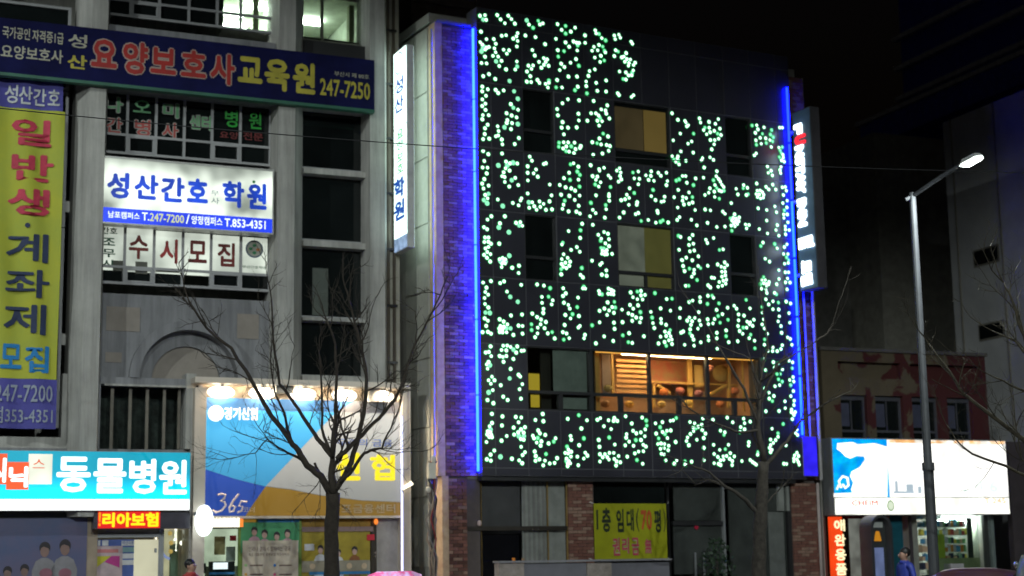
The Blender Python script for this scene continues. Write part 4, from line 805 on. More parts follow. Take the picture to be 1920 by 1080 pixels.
# the warm room behind it
sa, sb = ms(1104, 700, .3), ms(1404, 700, .3)
WARMW = mat('salmon_wall', (.62, .34, .20), .9, bump=0); WD = mat('honey_wood', (.62, .36, .10), .6); 
rm_ = MBd.mesh('lit_room', room(sa, sb, Z_[7] + .06, Z_[6] + .04, .0, 2.2), WARMW)
DRK = mat('unlit_room', (.05, .04, .035), .9)
MBd.mesh('dark_room', room(S_[2], sa - .03, Z_[7] + .06, Z_[6] + .04, .0, 2.2), DRK)
ceil = emis('warm_ceiling_glow', (1, .66, .32), 46)
rm_.box('ceiling_lamp', sa + .9, sb - 1.2, .12, .26, Z_[6] - .02, Z_[6] + .02, ceil)
rm_.box('cove_strip', sa + .05, sb - .05, .02, .06, Z_[6] - .03, Z_[6] - .0, emis('cove_glow', (1, .45, .08), 1.6))
def rp(name, px0, py0, px1, py1, y, mt, d=.04): return rm_.pbox(name, px0, py0, px1, py1, y, y + d, mt)
rp('curtain', 1110, 655, 1126, 775, .15, WD); rp('grey_post', 1128, 660, 1146, 740, .5, mat('mauve_post', (.30, .20, .16)))
sl_ = mat('orange_slat', (.72, .36, .14), .7)
rp('slat_frame', 1146, 660, 1152, 742, .6, WD)
for k in range(7): rp('slat', 1156, 673 + k * 9.5, 1216, 681 + k * 9.5, .6, sl_)
rp('red_mural', 1219, 664, 1298, 722, 1.4, mat('red_mural', (.62, .14, .10), .8, var=.4, scale=4, c2=(.45, .30, .14)))
rp('wood_post', 1288, 662, 1300, 765, .9, WD); rp('shelf', 1222, 717, 1385, 721, .8, WD); rp('yellow_box', 1302, 684, 1319, 726, 1.0, mat('straw', (.62, .42, .16)))
mbx = MB()
for (x0, y0, x1, y1) in ((1232, 722, 1256, 738), (1322, 745, 1362, 722), (1368, 660, 1366, 765), (1226, 720, 1226, 765)): mbx.tube([FM.at(x0, y0, .8), FM.at(x1, y1, .8)], .045, 6)
rm_.mesh('trestle', mbx, WD)
rp('right_frame', 1391, 668, 1397, 770, .12, WD)
for k, (px, py, c) in enumerate(((1245, 735, (.7, .2, .05)), (1275, 733, (.5, .15, .12)), (1180, 758, (.7, .4, .1)), (1240, 758, (.55, .35, .12)), (1140, 728, (.35, .25, .1)), (1330, 690, (.5, .2, .15)), (1378, 733, (.65, .2, .1)), (1290, 756, (.6, .4, .1)), (1350, 758, (.6, .2, .08)), (1135, 757, (.5, .25, .12)), (1310, 738, (.3, .12, .14)))):
    c0 = FM.at(px, py, .5); rm_.mesh('stored_bundle', MB().ball(c0, .13, .1, .09, 8), mat('bundle_%d' % k, c, .8))
c0 = FM.at(1352, 700, 1.0); rm_.mesh('round_basket', MB().ball(c0, .26, .1, .22, 14), mat('basket', (.55, .36, .12)))
wp = MB().box(sa - .1, sb, 2.22, 2.3, Z_[7], Z_[6]); 
# green lights
LCORE = emis('led_core_glow', (.72, 1, .88), 2.3, samp='NONE'); LCORE2 = emis('led_green_core_glow', (.30, 1, .55), 1.05, samp='NONE'); LHALO = emis('led_halo_glow', (.006, .60, .11), .9, samp='NONE')
LDIM = emis('failing_led_glow', (.35, .8, .05), .55, samp='NONE')
def led(mb, s, z, y, r=1.0):
    n = 10; R0, R1 = .056 * r, .0395 * r
    mb.add([(s, y - .001, z)] + [(s + R0 * math.cos(2 * math.pi * i / n), y - .001, z + R0 * math.sin(2 * math.pi * i / n)) for i in range(n)], [(0, (i + 1) % n + 1, i + 1) for i in range(n)][::-1], 1)  # wider green disc draws the overexposed halo round each light
    v = [(s, y - .030, z)]; 
    gi = 2 if random.random() < .13 else 0
    for q, d in ((.6, .026), (1, .006)): v += [(s + R1 * q * math.cos(2 * math.pi * i / n), y - d, z + R1 * q * math.sin(2 * math.pi * i / n)) for i in range(n)]
    mb.add(v, [(0, i + 1, (i + 1) % n + 1) for i in range(n)] + [(1 + i, 11 + i, 11 + (i + 1) % n, 1 + (i + 1) % n) for i in range(n)], gi)
PTS = []
for nm in 'ABCDEFGH':
    ox, oy, d = LEDS[nm]
    for t in d.split():
        a, b = t.split(','); px, py = ox + int(a) / 4, oy + int(b) / 4
        if nm in 'EFGH' and px < 1279: continue
        if nm in 'ABCD' and px > 1279: continue
        if any(abs(px - q[0]) < 2.2 and abs(py - q[1]) < 2.2 for q in PTS[-400:]): continue
        PTS.append((px, py))
lm = bpy.data.meshes.new('led_light'); q = MB(); led(q, 0, 0, 0); lm.from_pydata(q.v, [], q.f); lm.materials.append(LCORE); lm.materials.append(LHALO); lm.polygons.foreach_set('material_index', [0 if i == 2 else i for i in q.m]); lm2 = lm.copy(); lm2.materials.clear(); lm2.materials.append(LCORE2); lm2.materials.append(LHALO)
rest = MB(); idx = list(range(len(PTS))); random.shuffle(idx); cnt = 0
for i in sorted(idx, key=lambda i: PTS[i][0]):
    px, py = PTS[i]; s, z = FM.hit(px, py, PY - .02); r = random.uniform(.86, 1.08)
    if cnt < 300:
        o = bpy.data.objects.new('led_light', lm2 if random.random() < .13 else lm); col.objects.link(o); o.parent = MBd.o; o.location = Vector((s, PY - .012, z)) - MBd.org; o.scale = (r, 1, r); cnt += 1
    else: led(rest, s, z, PY - .012, r)
MBd.mesh('led_lights', rest, [LCORE, LHALO, LCORE2], kind='stuff')
# ground floor of the panelled building
GFM = mat('dim_grey_glass', (.060, .066, .062), .18, var=.3, scale=.8, bump=0)
CURT = mat('pale_vertical_blind', (.26, .27, .25), .8); RDK = mat('dim_interior', (.07, .065, .06), .9)
MBd.box('shop_back', P0, 9.5, 3.0, 3.1, 0, ZG, RDK)
def gp_(name, px0, py0, px1, py1, y, mt, d=.03): return MBd.pbox(name, px0, py0, px1, py1, y, y + d, mt)
gp_('door_panel', 876, 896, 888, 1184, .06, CURT); gp_('white_shutter', 978, 898, 1064, 1184, .14, CURT)
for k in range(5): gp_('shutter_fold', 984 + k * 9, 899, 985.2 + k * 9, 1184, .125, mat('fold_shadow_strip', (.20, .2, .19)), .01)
gp_('dark_door', 892, 903, 976, 1000, .16, mat('charcoal_board', (.045, .045, .047), .5)); gp_('dark_door', 892, 1003, 976, 1184, .16, mat('near_black_glass', (.008, .008, .010), .1, bump=0))
gp_('door_top', 876, 893, 1064, 900, .02, mat('cream_lintel', (.22, .21, .17)))
for px in (902, 1027, 1063): MBd.pbox('door_post', px, 896, px + 4, 1184, .03, .08, BRASS)
gp_('door_rail', 876, 987, 1064, 994, .0, mat('dark_rail', (.035, .028, .022), .4)); c = FM.at(899, 981, -.02); MBd.mesh('door_lamp', MB().ball(c, .05, .05, .07, 8), mat('pink_glass_lamp', (.6, .45, .42)))
for px in (999, 1010): c = FM.at(px, 992, -.01); MBd.mesh('rail_bolt', MB().ball(c, .02, .02, .02, 8), mat('chrome', (.8, .8, .8)))
gp_('shop_window', 1114, 896, 1250, 1052, .12, DARKGLASS); gp_('shop_window', 1262, 902, 1356, 976, .12, GFM); gp_('shop_window', 1262, 986, 1356, 1075, .12, GFM)
gp_('shop_window', 1364, 902, 1482, 1184, .12, GFM)
for px0, px1 in ((1252, 1262), (1357, 1364), (1112.5, 1115), (1480, 1487)): gp_('window_post', px0, 896, px1, 1184, .04, STEEL if px0 == 1357 else DFRAME, .1)
gp_('window_rail', 1262, 977, 1357, 985, .05, DFRAME, .08); gp_('window_head', 1364, 896, 1482, 903, .05, mat('grey_head', (.10, .10, .10)), .08)
gp_('pale_column', 1458, 903, 1471, 958, .02, CURT, .08); gp_('pale_column', 1474, 903, 1481, 958, .02, CURT, .08); gp_('pale_board', 1440, 960, 1478, 1184, .06, mat('grey_green_board', (.15, .16, .15)))
c = FM.at(1306, 988, .08); MBd.mesh('red_sticker', MB().disc(c, .06, .10, 12), mat('sticker_red', (.5, .01, .05)))
for px in (1303, 1319): MBd.pbox('door_handle', px, 1036, px + 4, 1080, .02, .06, STEEL)
plt = thing('potted_plant', 'dark potted shrub inside the glass to the left of the second tree', 'plant', FM, FM.at(1350, 1120, -.6))
c = FM.at(1348, 1150, -.6); plt.mesh('pot', MB().tube([(c[0], -.6, 0), (c[0], -.6, .45)], [.16, .22], 10), mat('clay_pot', (.15, .07, .05)))
lv = MB()
for k in range(420):
    a = random.random() * 6.28; rr = random.random() ** .5 * .42; zz = random.uniform(.5, 2.0); rr *= math.sin((zz - .3) / 1.9 * math.pi) + .15
    p = Vector((c[0] + rr * math.cos(a), -.6 + .6 * rr * math.sin(a), zz)); d = Vector((random.uniform(-1, 1), random.uniform(-1, 1), random.uniform(-.4, 1))).normalized() * .09; e = d.cross(Vector((random.random(), random.random(), .3))).normalized() * .03
    lv.add([p, p + d * .5 + e, p + d, p + d * .5 - e], [(0, 1, 2, 3)])
plt.mesh('foliage', lv, mat('shrub_green', (.03, .06, .03), .6)); plt.mesh('stem', MB().tube([(c[0], -.6, .4), (c[0], -.6, 1.6)], [.02, .01], 5), mat('bark_brown', (.08, .06, .05)))
# yellow rental banner
yb = thing('rental_banner', 'acid yellow banner advertising the vacant ground floor, tied across the shop window', 'banner', FM, FM.at(1184, 1050, -.1))
BG = mat('acid_yellow_cloth', (.34, .35, .002), .7, var=.1, bump=.05)
yb.pbox('cloth', 1113, 944, 1252, 1050, -.1, -.09, BG); IB = mat('banner_black', (.02, .03, .01)); IR = mat('banner_red', (.55, .10, .02)); IP = mat('banner_pink', (.50, .06, .10)); IE = mat('banner_pale_edge', (.42, .36, .20))
for ch, x0, y0, x1, y1, m_ in (('1', 1118, 956, 1122, 993, IB), ('층', 1128, 952, 1146, 998, IB), ('임', 1155, 954, 1170, 998, IB), ('대', 1174, 954, 1189, 996, IB), ('(', 1192, 953, 1199, 997, IB), ('70', 1201, 956, 1223, 994, IR), ('평', 1226, 955, 1240, 999, IB), (')', 1243, 954, 1249, 998, IB)):
    yb.text('lettering', ch, x0, y0, x1, y1, -.106, m_, off=.035 if ch not in '1()' else 0)
for ch, x0, y0, x1, y1 in (('권', 1148, 1008, 1163, 1042), ('리', 1166, 1008, 1180, 1038), ('금', 1184, 1008, 1199, 1041), ('無', 1209, 1010, 1222, 1038)):
    yb.text('letter_edge', ch, x0, y0, x1, y1, -.106, IE, off=.07); yb.text('lettering', ch, x0, y0, x1, y1, -.112, IP, off=.02)
for px, py in ((1113, 944), (1252, 944), (1113, 1050), (1252, 1050)): c = FM.at(px, py, -.1); yb.mesh('tie', MB().tube([c, (c[0] + (.1 if px > 1200 else -.1), .02, c[2] + .05)], .008, 4), WHITEP)
# low wall in front
F1 = Fr((FM.P(0, -2.0, 0).x, FM.P(0, -2.0, 0).y), FM.ang)
lw = thing('low_wall', 'low stone-clad parapet with grey panels and paler piers before the empty shop', 'wall', FM, (3, -2, 0))
for x0, x1, m_ in ((935, 982, 'a'), (982.5, 1100, 'b'), (1100.5, 1146, 'a'), (1146.5, 1256, 'b')):
    s0, s1 = ms(x0, 1070, -2), ms(x1, 1070, -2); zt = mz(x0, 1056, -2)
    mm = mat('pale_pier_stone', (.34, .29, .26), .85, var=.2, scale=8) if m_ == 'a' else mat('grey_wall_panel', (.17, .165, .19), .7, var=.12, scale=3)
    lw.box('pier' if m_ == 'a' else 'panel', s0 + .003, s1 - .003, -2.02 if m_ == 'a' else -1.99, -1.8, 0, zt, mm)
lw.box('coping', ms(933, 1056, -2), ms(1258, 1056, -2), -2.06, -1.78, mz(933, 1056, -2) + .003, mz(933, 1056, -2) + .045, mat('coping_stone', (.26, .25, .27), .8))
for px in (963, 982): c = FM.at(px, 1052, -1.5); lw_ = None
for k, px in enumerate((963, 981)):
    s, z = FM.hit(px, 1046, -1.4); solo('bollard', MB().tube([(s, -1.4, 0), (s, -1.4, z)], .035, 8), mat(('orange_rubber', 'tan_rubber')[k], ((.7, .22, .02), (.3, .2, .12))[k]), F=FM, org=(s, -1.4, 0),
         label=('slim orange bollard tip showing above the pale pier of the low wall', 'slim dull tan bollard tip right of the orange one')[k], cat='bollard', group='slim bollards')
# hotel sign on the right
GS = thing('hotel_sign', 'tall dark projecting sign with glowing white and red letters reading downwards at the right corner', 'sign', FM, (E1, -.05, mz(1530, 540, -.9)))
HY0, HY1 = -1.28, -.57
hA = ms(1527, 370, HY0); hz1, hz0 = mz(1533, 201, HY0), mz(1547, 539, HY0)
hz1 -= .0
GS.box('case', hA, hA + .27, HY0, HY1, hz0, hz1, mat('grey_sign_case', (.09, .085, .095), .45, metal=.1)); GS.box('side_face', hA - .012, hA - .002, HY0 + .03, HY1, hz0 + .02, hz1 - .02, mat('slate_sign_face', (.10, .16, .28), .35, bump=0))
HW = emis('hotel_letter_glow', (.80, 1, 1), 5.0); HR = emis('red_letter_glow', (1, .01, .02), 2.6)
H = hz1 - hz0
def hl(ch, f0, f1, y0, y1, mt, rot=True, off=.06):
    za, zb = hz1 - H * f1, hz1 - H * f0; mb = MB()
    glyphs(mb, ch, 0, 1, 0, 1, 0, off, .03, rot=rot, fn=lambda u, v, d: (hA - .045 + d, y1 - u * (y1 - y0), za + v * (zb - za)))
    GS.mesh('lettering', mb, mt)
# positions measured down the board
f = lambda py: (py - 205) / 332.0
hl('F', f(230), f(249), HY0 + .34, HY0 + .64, HW); hl('U', f(252), f(269), HY0 + .22, HY0 + .62, HR)
hl('NSTAY', f(271), f(360), HY0 + .31, HY0 + .64, HW, off=.07); hl('INN', f(369), f(421), HY0 + .31, HY0 + .64, HW, off=.07)
hl('HOTEL', f(441), f(462), HY0 + .07, HY0 + .66, HW, rot=False, off=.05)
hl('모텔', f(484), f(530), HY0 + .20, HY0 + .62, HW, off=.05)
for z in (hz0 + .4, (hz0 + hz1) / 2, hz1 - .5): GS.box('bracket', hA + .05, hA + .15, HY1, -.02, z, z + .07, STEEL)
# conduits and box under the sign
for k, (xt, yt, xb, yb_, r) in enumerate(((1508, 540, 1518, 820, .03), (1524, 540, 1539, 900, .045))):
    s = ms((xt + xb) / 2, (yt + yb_) / 2, -.25); solo('conduit', MB().tube([(s, -.25, mz(xb, yb_, -.25)), (s, -.25, mz(xt, yt, -.25) + .3)], r, 8), mat('grey_conduit', (.42, .40, .40), .5), F=FM, org=(s, -.25, 3),
         label=('thin violet-lit conduit just right of the right neon line', 'thicker pale conduit hanging from the foot of the hotel sign')[k], cat='conduit', group='conduits under the hotel sign')
s0, s1, z0, z1 = MBd.rect(1504, 818, 1534, 893, -.30)
bx_ = thing('blue_light_box', 'glowing cobalt box at the foot of the right neon line', 'light box', FM, (s0, -.3, z0)); bx_.box('box', s0, s1, -.30, -.05, z0, z1, mat('box_paint', (.2, .2, .22))); bx_.box('glow_face', s0 + .01, s1 - .01, -.31, -.302, z0 + .01, z1 - .01, emis('cobalt_face_glow', (.035, .02, 1), .8, var=.3, scale=3))
s = ms(1537, 1000, -.1); solo('drain_pipe', MB().tube([(s, -.1, 0), (s, -.1, mz(1533, 905, -.1))], .04, 8), mat('pale_pipe', (.50, .42, .40), .5), F=FM, org=(s, -.1, 0), label='pale downpipe at the right end of the brick pier', cat='pipe', smooth=True)
# cable pole in the alley mouth
ap = thing('alley_pole', 'alley pole with bundled cables, white insulator boxes and a thin pipe before the brick corner', 'utility pole', FM, FM.at(806, 1184, -.35))
s = ms(806, 900, -.35); ap.mesh('pipe', MB().tube([(ms(812, 500, -.35), -.35, 2.7), (ms(812, 500, -.35), -.35, PZT - .3)], .022, 6), STEEL); ap.mesh('pole', MB().tube([(s + .08, -.3, 0), (s + .04, -.3, 3.4)], [.07, .045], 8), mat('weathered_pole', (.14, .12, .11)))
random.seed(3)
for k, mm in enumerate((('cable_grey', (.22, .2, .18)), ('cable_red', (.25, .03, .03)), ('cable_black', (.03, .03, .03)), ('cable_tan', (.32, .24, .18)), ('cable_brown', (.12, .08, .07)), ('cable_grey', (.22, .2, .18)), ('cable_tan', (.3, .2, .1)))):
    pts = [(s + random.uniform(-.10, .14), -.40 + random.uniform(-.06, .06), 3.75 - j * .42) for j in range(9)]
    ap.mesh('cable', MB().tube(pts, .020, 5), mat(*mm), smooth=True)
c = FM.at(810, 882, -.42); ap.mesh('insulator', MB().box(c[0] - .10, c[0] + .07, -.48, -.36, c[2] - .18, c[2] + .16).ball((c[0] + .04, -.42, c[2] + .24), .07, .06, .10, 8), mat('dirty_white_plastic', (.62, .58, .50), .6)); 
ap.mesh('insulator', MB().ball(FM.at(803, 918, -.42), .07, .05, .07, 8), mat('dirty_white_plastic', (.6, .55, .5)))
# alley and building behind
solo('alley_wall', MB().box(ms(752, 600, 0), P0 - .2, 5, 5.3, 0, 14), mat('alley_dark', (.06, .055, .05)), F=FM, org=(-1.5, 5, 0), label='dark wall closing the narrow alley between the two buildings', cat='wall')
rb = thing('rear_building', 'dim beige block rising behind the alley above the brick corner', 'building', FM, (-1, 8, 0))
a0 = ms(748, 30, 6); a1 = ms(893, 20, 6); rb.box('wall', a0 - 2, a1, 6, 14, 0, 17.5, mat('dim_beige_wall', (.32, .26, .22), .9)); rb.box('ledge', a0 - 2, a1 + .06, 5.85, 6.0, mz(830, 12, 6), mz(830, 5, 6), mat('dim_beige_ledge', (.36, .30, .26)))
rb.box('parapet', ms(740, 60, 4.5), ms(772, 60, 4.5), 4.5, 5.9, 0, mz(752, -30, 4.5), mat('dark_block_wall', (.08, .075, .07)))

# ================================================================== right-hand side
def rs_(px, py, y=0): return FR.hit(px, py, y)[0]
def rz(px, py, y=0): return FR.hit(px, py, y)[1]
PEEL = mat('peeling_paint', (.11, .085, .052), .85, var=.1, bump=.3)
t = PEEL.node_tree; b = t.nodes['Principled BSDF']; l = b.inputs['Base Color'].links[0]; src = l.from_socket
geo = t.nodes.new('ShaderNodeNewGeometry'); nz = t.nodes.new('ShaderNodeTexNoise'); nz.inputs['Scale'].default_value = .9; nz.inputs['Detail'].default_value = 5; nz.inputs['Roughness'].default_value = .5; nz.inputs['Distortion'].default_value = .8
sxx = t.nodes.new('ShaderNodeSeparateXYZ'); t.links.new(geo.outputs['Position'], sxx.inputs[0]); t.links.new(geo.outputs['Position'], nz.inputs['Vector'])
mr = t.nodes.new('ShaderNodeMapRange'); mr.inputs[1].default_value = 8.0; mr.inputs[2].default_value = 12.5; mr.inputs[3].default_value = -.16; mr.inputs[4].default_value = .22; t.links.new(sxx.outputs[0], mr.inputs[0])
ad = t.nodes.new('ShaderNodeMath'); t.links.new(nz.outputs['Fac'], ad.inputs[0]); t.links.new(mr.outputs[0], ad.inputs[1])
st = t.nodes.new('ShaderNodeMapRange'); st.inputs[1].default_value = .49; st.inputs[2].default_value = .51; t.links.new(ad.outputs[0], st.inputs[0])
mx = t.nodes.new('ShaderNodeMix'); mx.data_type = 'RGBA'; mx.inputs[7].default_value = (.062, .010, .010, 1); t.links.new(st.outputs[0], mx.inputs[0]); t.links.new(src, mx.inputs[6]); t.links.new(mx.outputs[2], b.inputs['Base Color'])
rd = thing('peeling_building', 'two-storey building with peeling red and cream paint behind the bright corner shop', 'building', FR, (2, .3, 0))
x0, x1 = rs_(1541, 700, .3) , rs_(1848, 700, .3); zt = rz(1600, 659, .3)
wz1, wz0 = rz(1650, 742, .3), rz(1650, 850, .3)
wx = [(rs_(a, 790, .3), rs_(b_, 790, .3)) for a, b_ in ((1578, 1627), (1643, 1695), (1712, 1762), (1778, 1824))]
bz1, bz0 = rz(1650, 680, .3), rz(1650, 710, .3)
w_ = MB().box(x0, x1, .3, .6, bz1, zt).box(x0, x1, .3, .6, wz1, bz0).box(x0, x1, .3, .6, rz(1700, 850, .3), wz0)
cur = x0
for a, b_ in wx + [(x1, x1)]: w_.box(cur, a, .3, .6, wz0, wz1); cur = b_
q0, q1, q2, q3, q4 = x0, rs_(1571, 690, .3), rs_(1688, 690, .3), rs_(1706, 690, .3), rs_(1840, 690, .3)
w_.box(q0, q1, .3, .6, bz0, bz1).box(q2, q3, .3, .6, bz0, bz1).box(q4, x1, .3, .6, bz0, bz1).box(q1, q2, .48, .6, bz0, bz1).box(q3, q4, .48, .6, bz0, bz1)
w_.box(x0, x1, 3, 6, 0, zt - .1)
rd.mesh('wall', w_, PEEL); rd.box('coping', x0 - .05, x1 + .05, .24, .7, zt + .002, zt + .09, mat('dirty_coping', (.12, .11, .10)))
for a, b_ in wx:
    g = rd.mesh('window', MB().box(a, a + .05, .42, .5, wz0, wz1).box(b_ - .05, b_, .42, .5, wz0, wz1).box(a + .05, b_ - .05, .42, .5, wz0 + .55, wz0 + .61).box(a + .05, b_ - .05, .42, .5, wz1 - .12, wz1), mat('dull_frame', (.07, .07, .085)))
    g.box('pane', a + .05, b_ - .05, .47, .48, wz0, wz1, DARKGLASS)
    g.box('glazing_bar', (a + b_) / 2 - .015, (a + b_) / 2 + .015, .44, .468, wz0 + .61, wz1 - .12, mat('dull_frame', (.07, .07, .08)))
    g.box('curtain', a + .1, (a + b_) / 2 - .05, .455, .466, wz0 + .7, wz1 - .2, mat('dusk_blue_curtain', (.06, .065, .11), .8))
# corner shop
shp = thing('corner_shop', 'small lit corner shop with packed shelves behind glass at the right', 'shop', FR, (2, -.2, 0))
RD = mat('shop_dark_frame', (.05, .055, .05), .5)
X0, X1 = rs_(1560, 1000, -.2), rs_(1888, 900, -.2)
SZ = rz(1700, 965, -.3)
shp.mesh('shop_room', room(rs_(1722, 1030, -.1), rs_(1852, 1030, -.1), .02, SZ - .02, -.1, 2.4), mat('shop_wall_white', (.55, .56, .50), bump=0))
shp.box('ceiling_lamp', rs_(1762, 968, .5), rs_(1825, 968, .5), .5, .6, SZ - .20, SZ - .12, emis('shop_tube_glow', (.85, 1, .95), 90))
shp.pbox('tube_front', 1766, 963, 1824, 971, -.25, -.2, emis('shop_tube_front', (.85, 1, .95), 2.6))
random.seed(11)
gc = [(.6, .6, .55), (.1, .35, .6), (.6, .25, .05), (.7, .6, .1), (.3, .5, .4), (.5, .5, .55), (.5, .08, .08), (.2, .45, .2), (.04, .05, .1), (.65, .45, .3)]
shv = thing('goods_shelves', 'shelves crammed with small coloured packets in the lit shop window', 'shelves', FR, (rs_(1790, 1040, .4), .4, 0))
for (xa, xb) in ((1726, 1738), (1755, 1812), (1826, 1848)):
    sa_, sb_ = rs_(xa, 1020, .5), rs_(xb, 1020, .5)
    for k in range(7):
        z = rz(1790, 1046, .5) - .28 + k * .22
        shv.box('shelf', sa_, sb_, .42, .75, z - .015, z, mat('shelf_white', (.5, .5, .46)))
        s = sa_ + .01
        while s < sb_ - .06:
            wd = random.uniform(.05, .11); ci = random.randrange(10); shv.cube('packet', s, min(s + wd, sb_), .45, .45 + random.uniform(.06, .2), z + .002, z + random.uniform(.1, .19), mat('packet_%d' % ci, gc[ci], .5, bump=0)); s += wd + .008
shp.pbox('yellow_green_board', 1757, 1002, 1773, 1046, .25, .3, mat('lime_board', (.42, .55, .06))); shp.pbox('dark_gap', 1813, 968, 1826, 1046, .3, .35, mat('dark_gap', (.03, .04, .04)))
shp.pbox('counter', 1755, 1047, 1850, 1240, .2, .6, mat('counter_green', (.35, .40, .22))); shp.pbox('lower_white_box', 1783, 1057, 1808, 1072, -.2, .1, mat('pale_case', (.5, .48, .5)))
shp.pbox('glass_front', 1756, 968, 1850, 1240, -.12, -.108, GLASS)
shp.pbox('teal_panel', 1668, 962, 1706, 1240, -.1, -.04, mat('teal_board', (.008, .10, .14), .5)); shp.pbox('dark_post', 1706.5, 965, 1724, 1240, -.14, -.04, mat('charcoal_post', (.06, .05, .06)))
shp.pbox('dim_doorway', 1592, 968, 1668, 1240, .5, .55, emis('dim_doorway_glow', (.30, .32, .28), .33, var=.6, scale=2.2)); shp.pbox('door_head', 1588, 962, 1668, 972, -.1, .0, mat('dark_red_head', (.14, .015, .02)))
shp.pbox('pale_post', 1862, 962, 1874, 1240, -.16, -.04, mat('grey_green_post', (.20, .24, .23))); shp.pbox('dark_post', 1851, 962, 1861.5, 1240, -.14, -.04, RD)
shp.pbox('side_wall', 1889, 828, 2060, 1240, .1, .3, mat('dark_mauve_wall', (.07, .055, .06))); shp.pbox('left_wall', 1540, 893, 1560, 1240, -.1, .0, RD)
ss = thing('shop_sign', 'overexposed white lightbox sign with a sky-blue left panel over the corner shop', 'sign', FR, FR.at(1720, 965, -.6))
y_ = -.6; zA, zB, zC = rz(1720, 825, y_), rz(1720, 932, y_), rz(1720, 964, y_)
SWG = emis('shop_sign_glow', (1, .985, .93), 1.35, var=.3, scale=1.5); SWO = emis('shop_sign_orange', (1, .52, .2), 1.1, var=.35, scale=2.2, c2=(1, .98, .9)); SBG = emis('shop_blue_glow', (.0, .34, 1), 1.0, var=.3, scale=2.5, c2=(0, .52, 1))
xs = [rs_(v, 880, y_) for v in (1563, 1666, 1735, 1888)]
ss.box('case', xs[0] - .03, xs[3] + .02, y_ + .012, -.12, zC - .02, zA + .03, STEEL)
ss.box('blue_panel', xs[0], xs[1] - .01, y_, y_ + .01, zB, zA, SBG)
def cl(pts): 
    q = [FR.hit(a, b_, y_ - .004) for a, b_ in pts]; ss.mesh('white_print', MB().prism(list(reversed(q)), y_ - .004, y_ - .001), SWG)
cl([(1570, 831), (1600, 829), (1608, 833), (1640, 831), (1664, 838), (1664, 930), (1600, 930), (1596, 918), (1600, 905), (1594, 893), (1597, 884), (1612, 876), (1622, 862), (1620, 856), (1606, 855), (1594, 860), (1584, 855), (1578, 848), (1569, 842)])
mb = MB(); mb.tube([FR.at(*p, y_ - .014) for p in ((1569, 918), (1572, 910), (1577, 915), (1573, 902), (1580, 893), (1589, 896), (1591, 910), (1585, 915), (1580, 908))], .028, 6); ss.mesh('white_scroll', mb, SWG); cl([(1563, 925), (1664, 922), (1664, 932), (1563, 932)])
ss.box('middle_panel', xs[1] + .005, xs[3], y_, y_ + .01, zB, zA - .08, SWG); ss.box('orange_edge', xs[1] + .005, xs[3], y_, y_ + .01, zA - .078, zA, SWO)
GY = emis('grey_blue_print', (.45, .55, .62), .9); GN = emis('green_tint_print', (.55, .9, .75), .9)
for x_0, y_0, x_1, y_1 in ((1678, 902, 1684, 925), (1699, 908, 1713, 925), (1721, 912, 1728, 925), (1676, 921, 1714, 925)): ss.pbox('small_print', x_0, y_0, x_1, y_1, y_ - .004, y_ - .002, GY)
ss.text('lettering', '사진 인화', 1788, 890, 1838, 897, y_ - .006, GN, off=.01); ss.text('lettering', 'T. 2 4 6', 1766, 902, 1870, 922, y_ - .006, emis('faint_pale_print', (.8, .98, .9), 1), off=-.005)
ss.box('lower_strip', xs[0], xs[3], y_, y_ + .01, zC, zB - .02, emis('lower_strip_glow', (1, 1, .88), 1.5, var=.35, scale=1.6)); ss.box('divider', xs[0], xs[3], y_ - .01, y_ + .01, zB - .018, zB - .002, mat('dark_green_trim', (.01, .08, .05)))
ss.text('lettering', 'CHEIM', 1597, 938, 1646, 948, y_ - .006, emis('red_sign_print', (.75, .06, .06), .8), off=.02); ss.text('lettering', 'T.245', 1845, 934, 1886, 944, y_ - .006, emis('tan_sign_print', (.8, .55, .3), .9), off=.02)
c = FR.at(1670, 948, y_ - .004); ss.mesh('round_mark', MB().disc(c, .11, c[1] + .003, 20, 0, 1.3), emis('green_mark', (.35, .5, .3), .7)); ss.mesh('round_mark_field', MB().disc((c[0], c[1] - .006, c[2]), .08, c[1] - .003, 20, 0, 1.3), emis('pale_mark', (.75, .85, .65), .9))
os_ = thing('orange_strip_sign', 'narrow orange vertical lightbox with white lettering left of the corner shop door', 'sign', FR, FR.at(1575, 1184, -.5))
os_.pbox('face', 1557, 969, 1590, 1210, -.5, -.38, emis('orange_sign_glow', (.95, .065, .008), .9, var=.2))
for k, ch in enumerate('애완용품'): os_.text('lettering', ch, 1563 + k * 1.2, 974 + k * 27.5, 1585 + k * 1.2, 996 + k * 27.5, -.506, emis('cream_letter_glow', (1, .85, .5), 1.2), off=.04)
# arched kiosk in front
ki = thing('phone_booth', 'dark arched payphone booth with an orange emblem and a pale blue panel', 'phone booth', FR, FR.at(1647, 1184, -1.6))
a, b_ = rs_(1629, 1000, -1.6), rs_(1669, 1000, -1.6); zt = rz(1648, 965, -1.6); mid = (a + b_) / 2; rr = (b_ - a) / 2
arc = [(mid + rr * math.cos(t_), zt - rr * 1.1 + rr * 1.1 * math.sin(t_)) for t_ in [math.pi * i / 14 for i in range(15)]]
inn = [(mid + (rr - .07) * math.cos(t_), zt - rr * 1.1 + (rr * 1.1 - .07) * math.sin(t_)) for t_ in [math.pi * i / 14 for i in range(15)]]
mb = MB()
for i in range(14): mb.prism([arc[i], arc[i + 1], inn[i + 1], inn[i]], -1.7, -1.2)
mb.box(a, a + .07, -1.7, -1.2, 0, arc[0][1]).box(b_ - .07, b_, -1.7, -1.2, 0, arc[0][1])
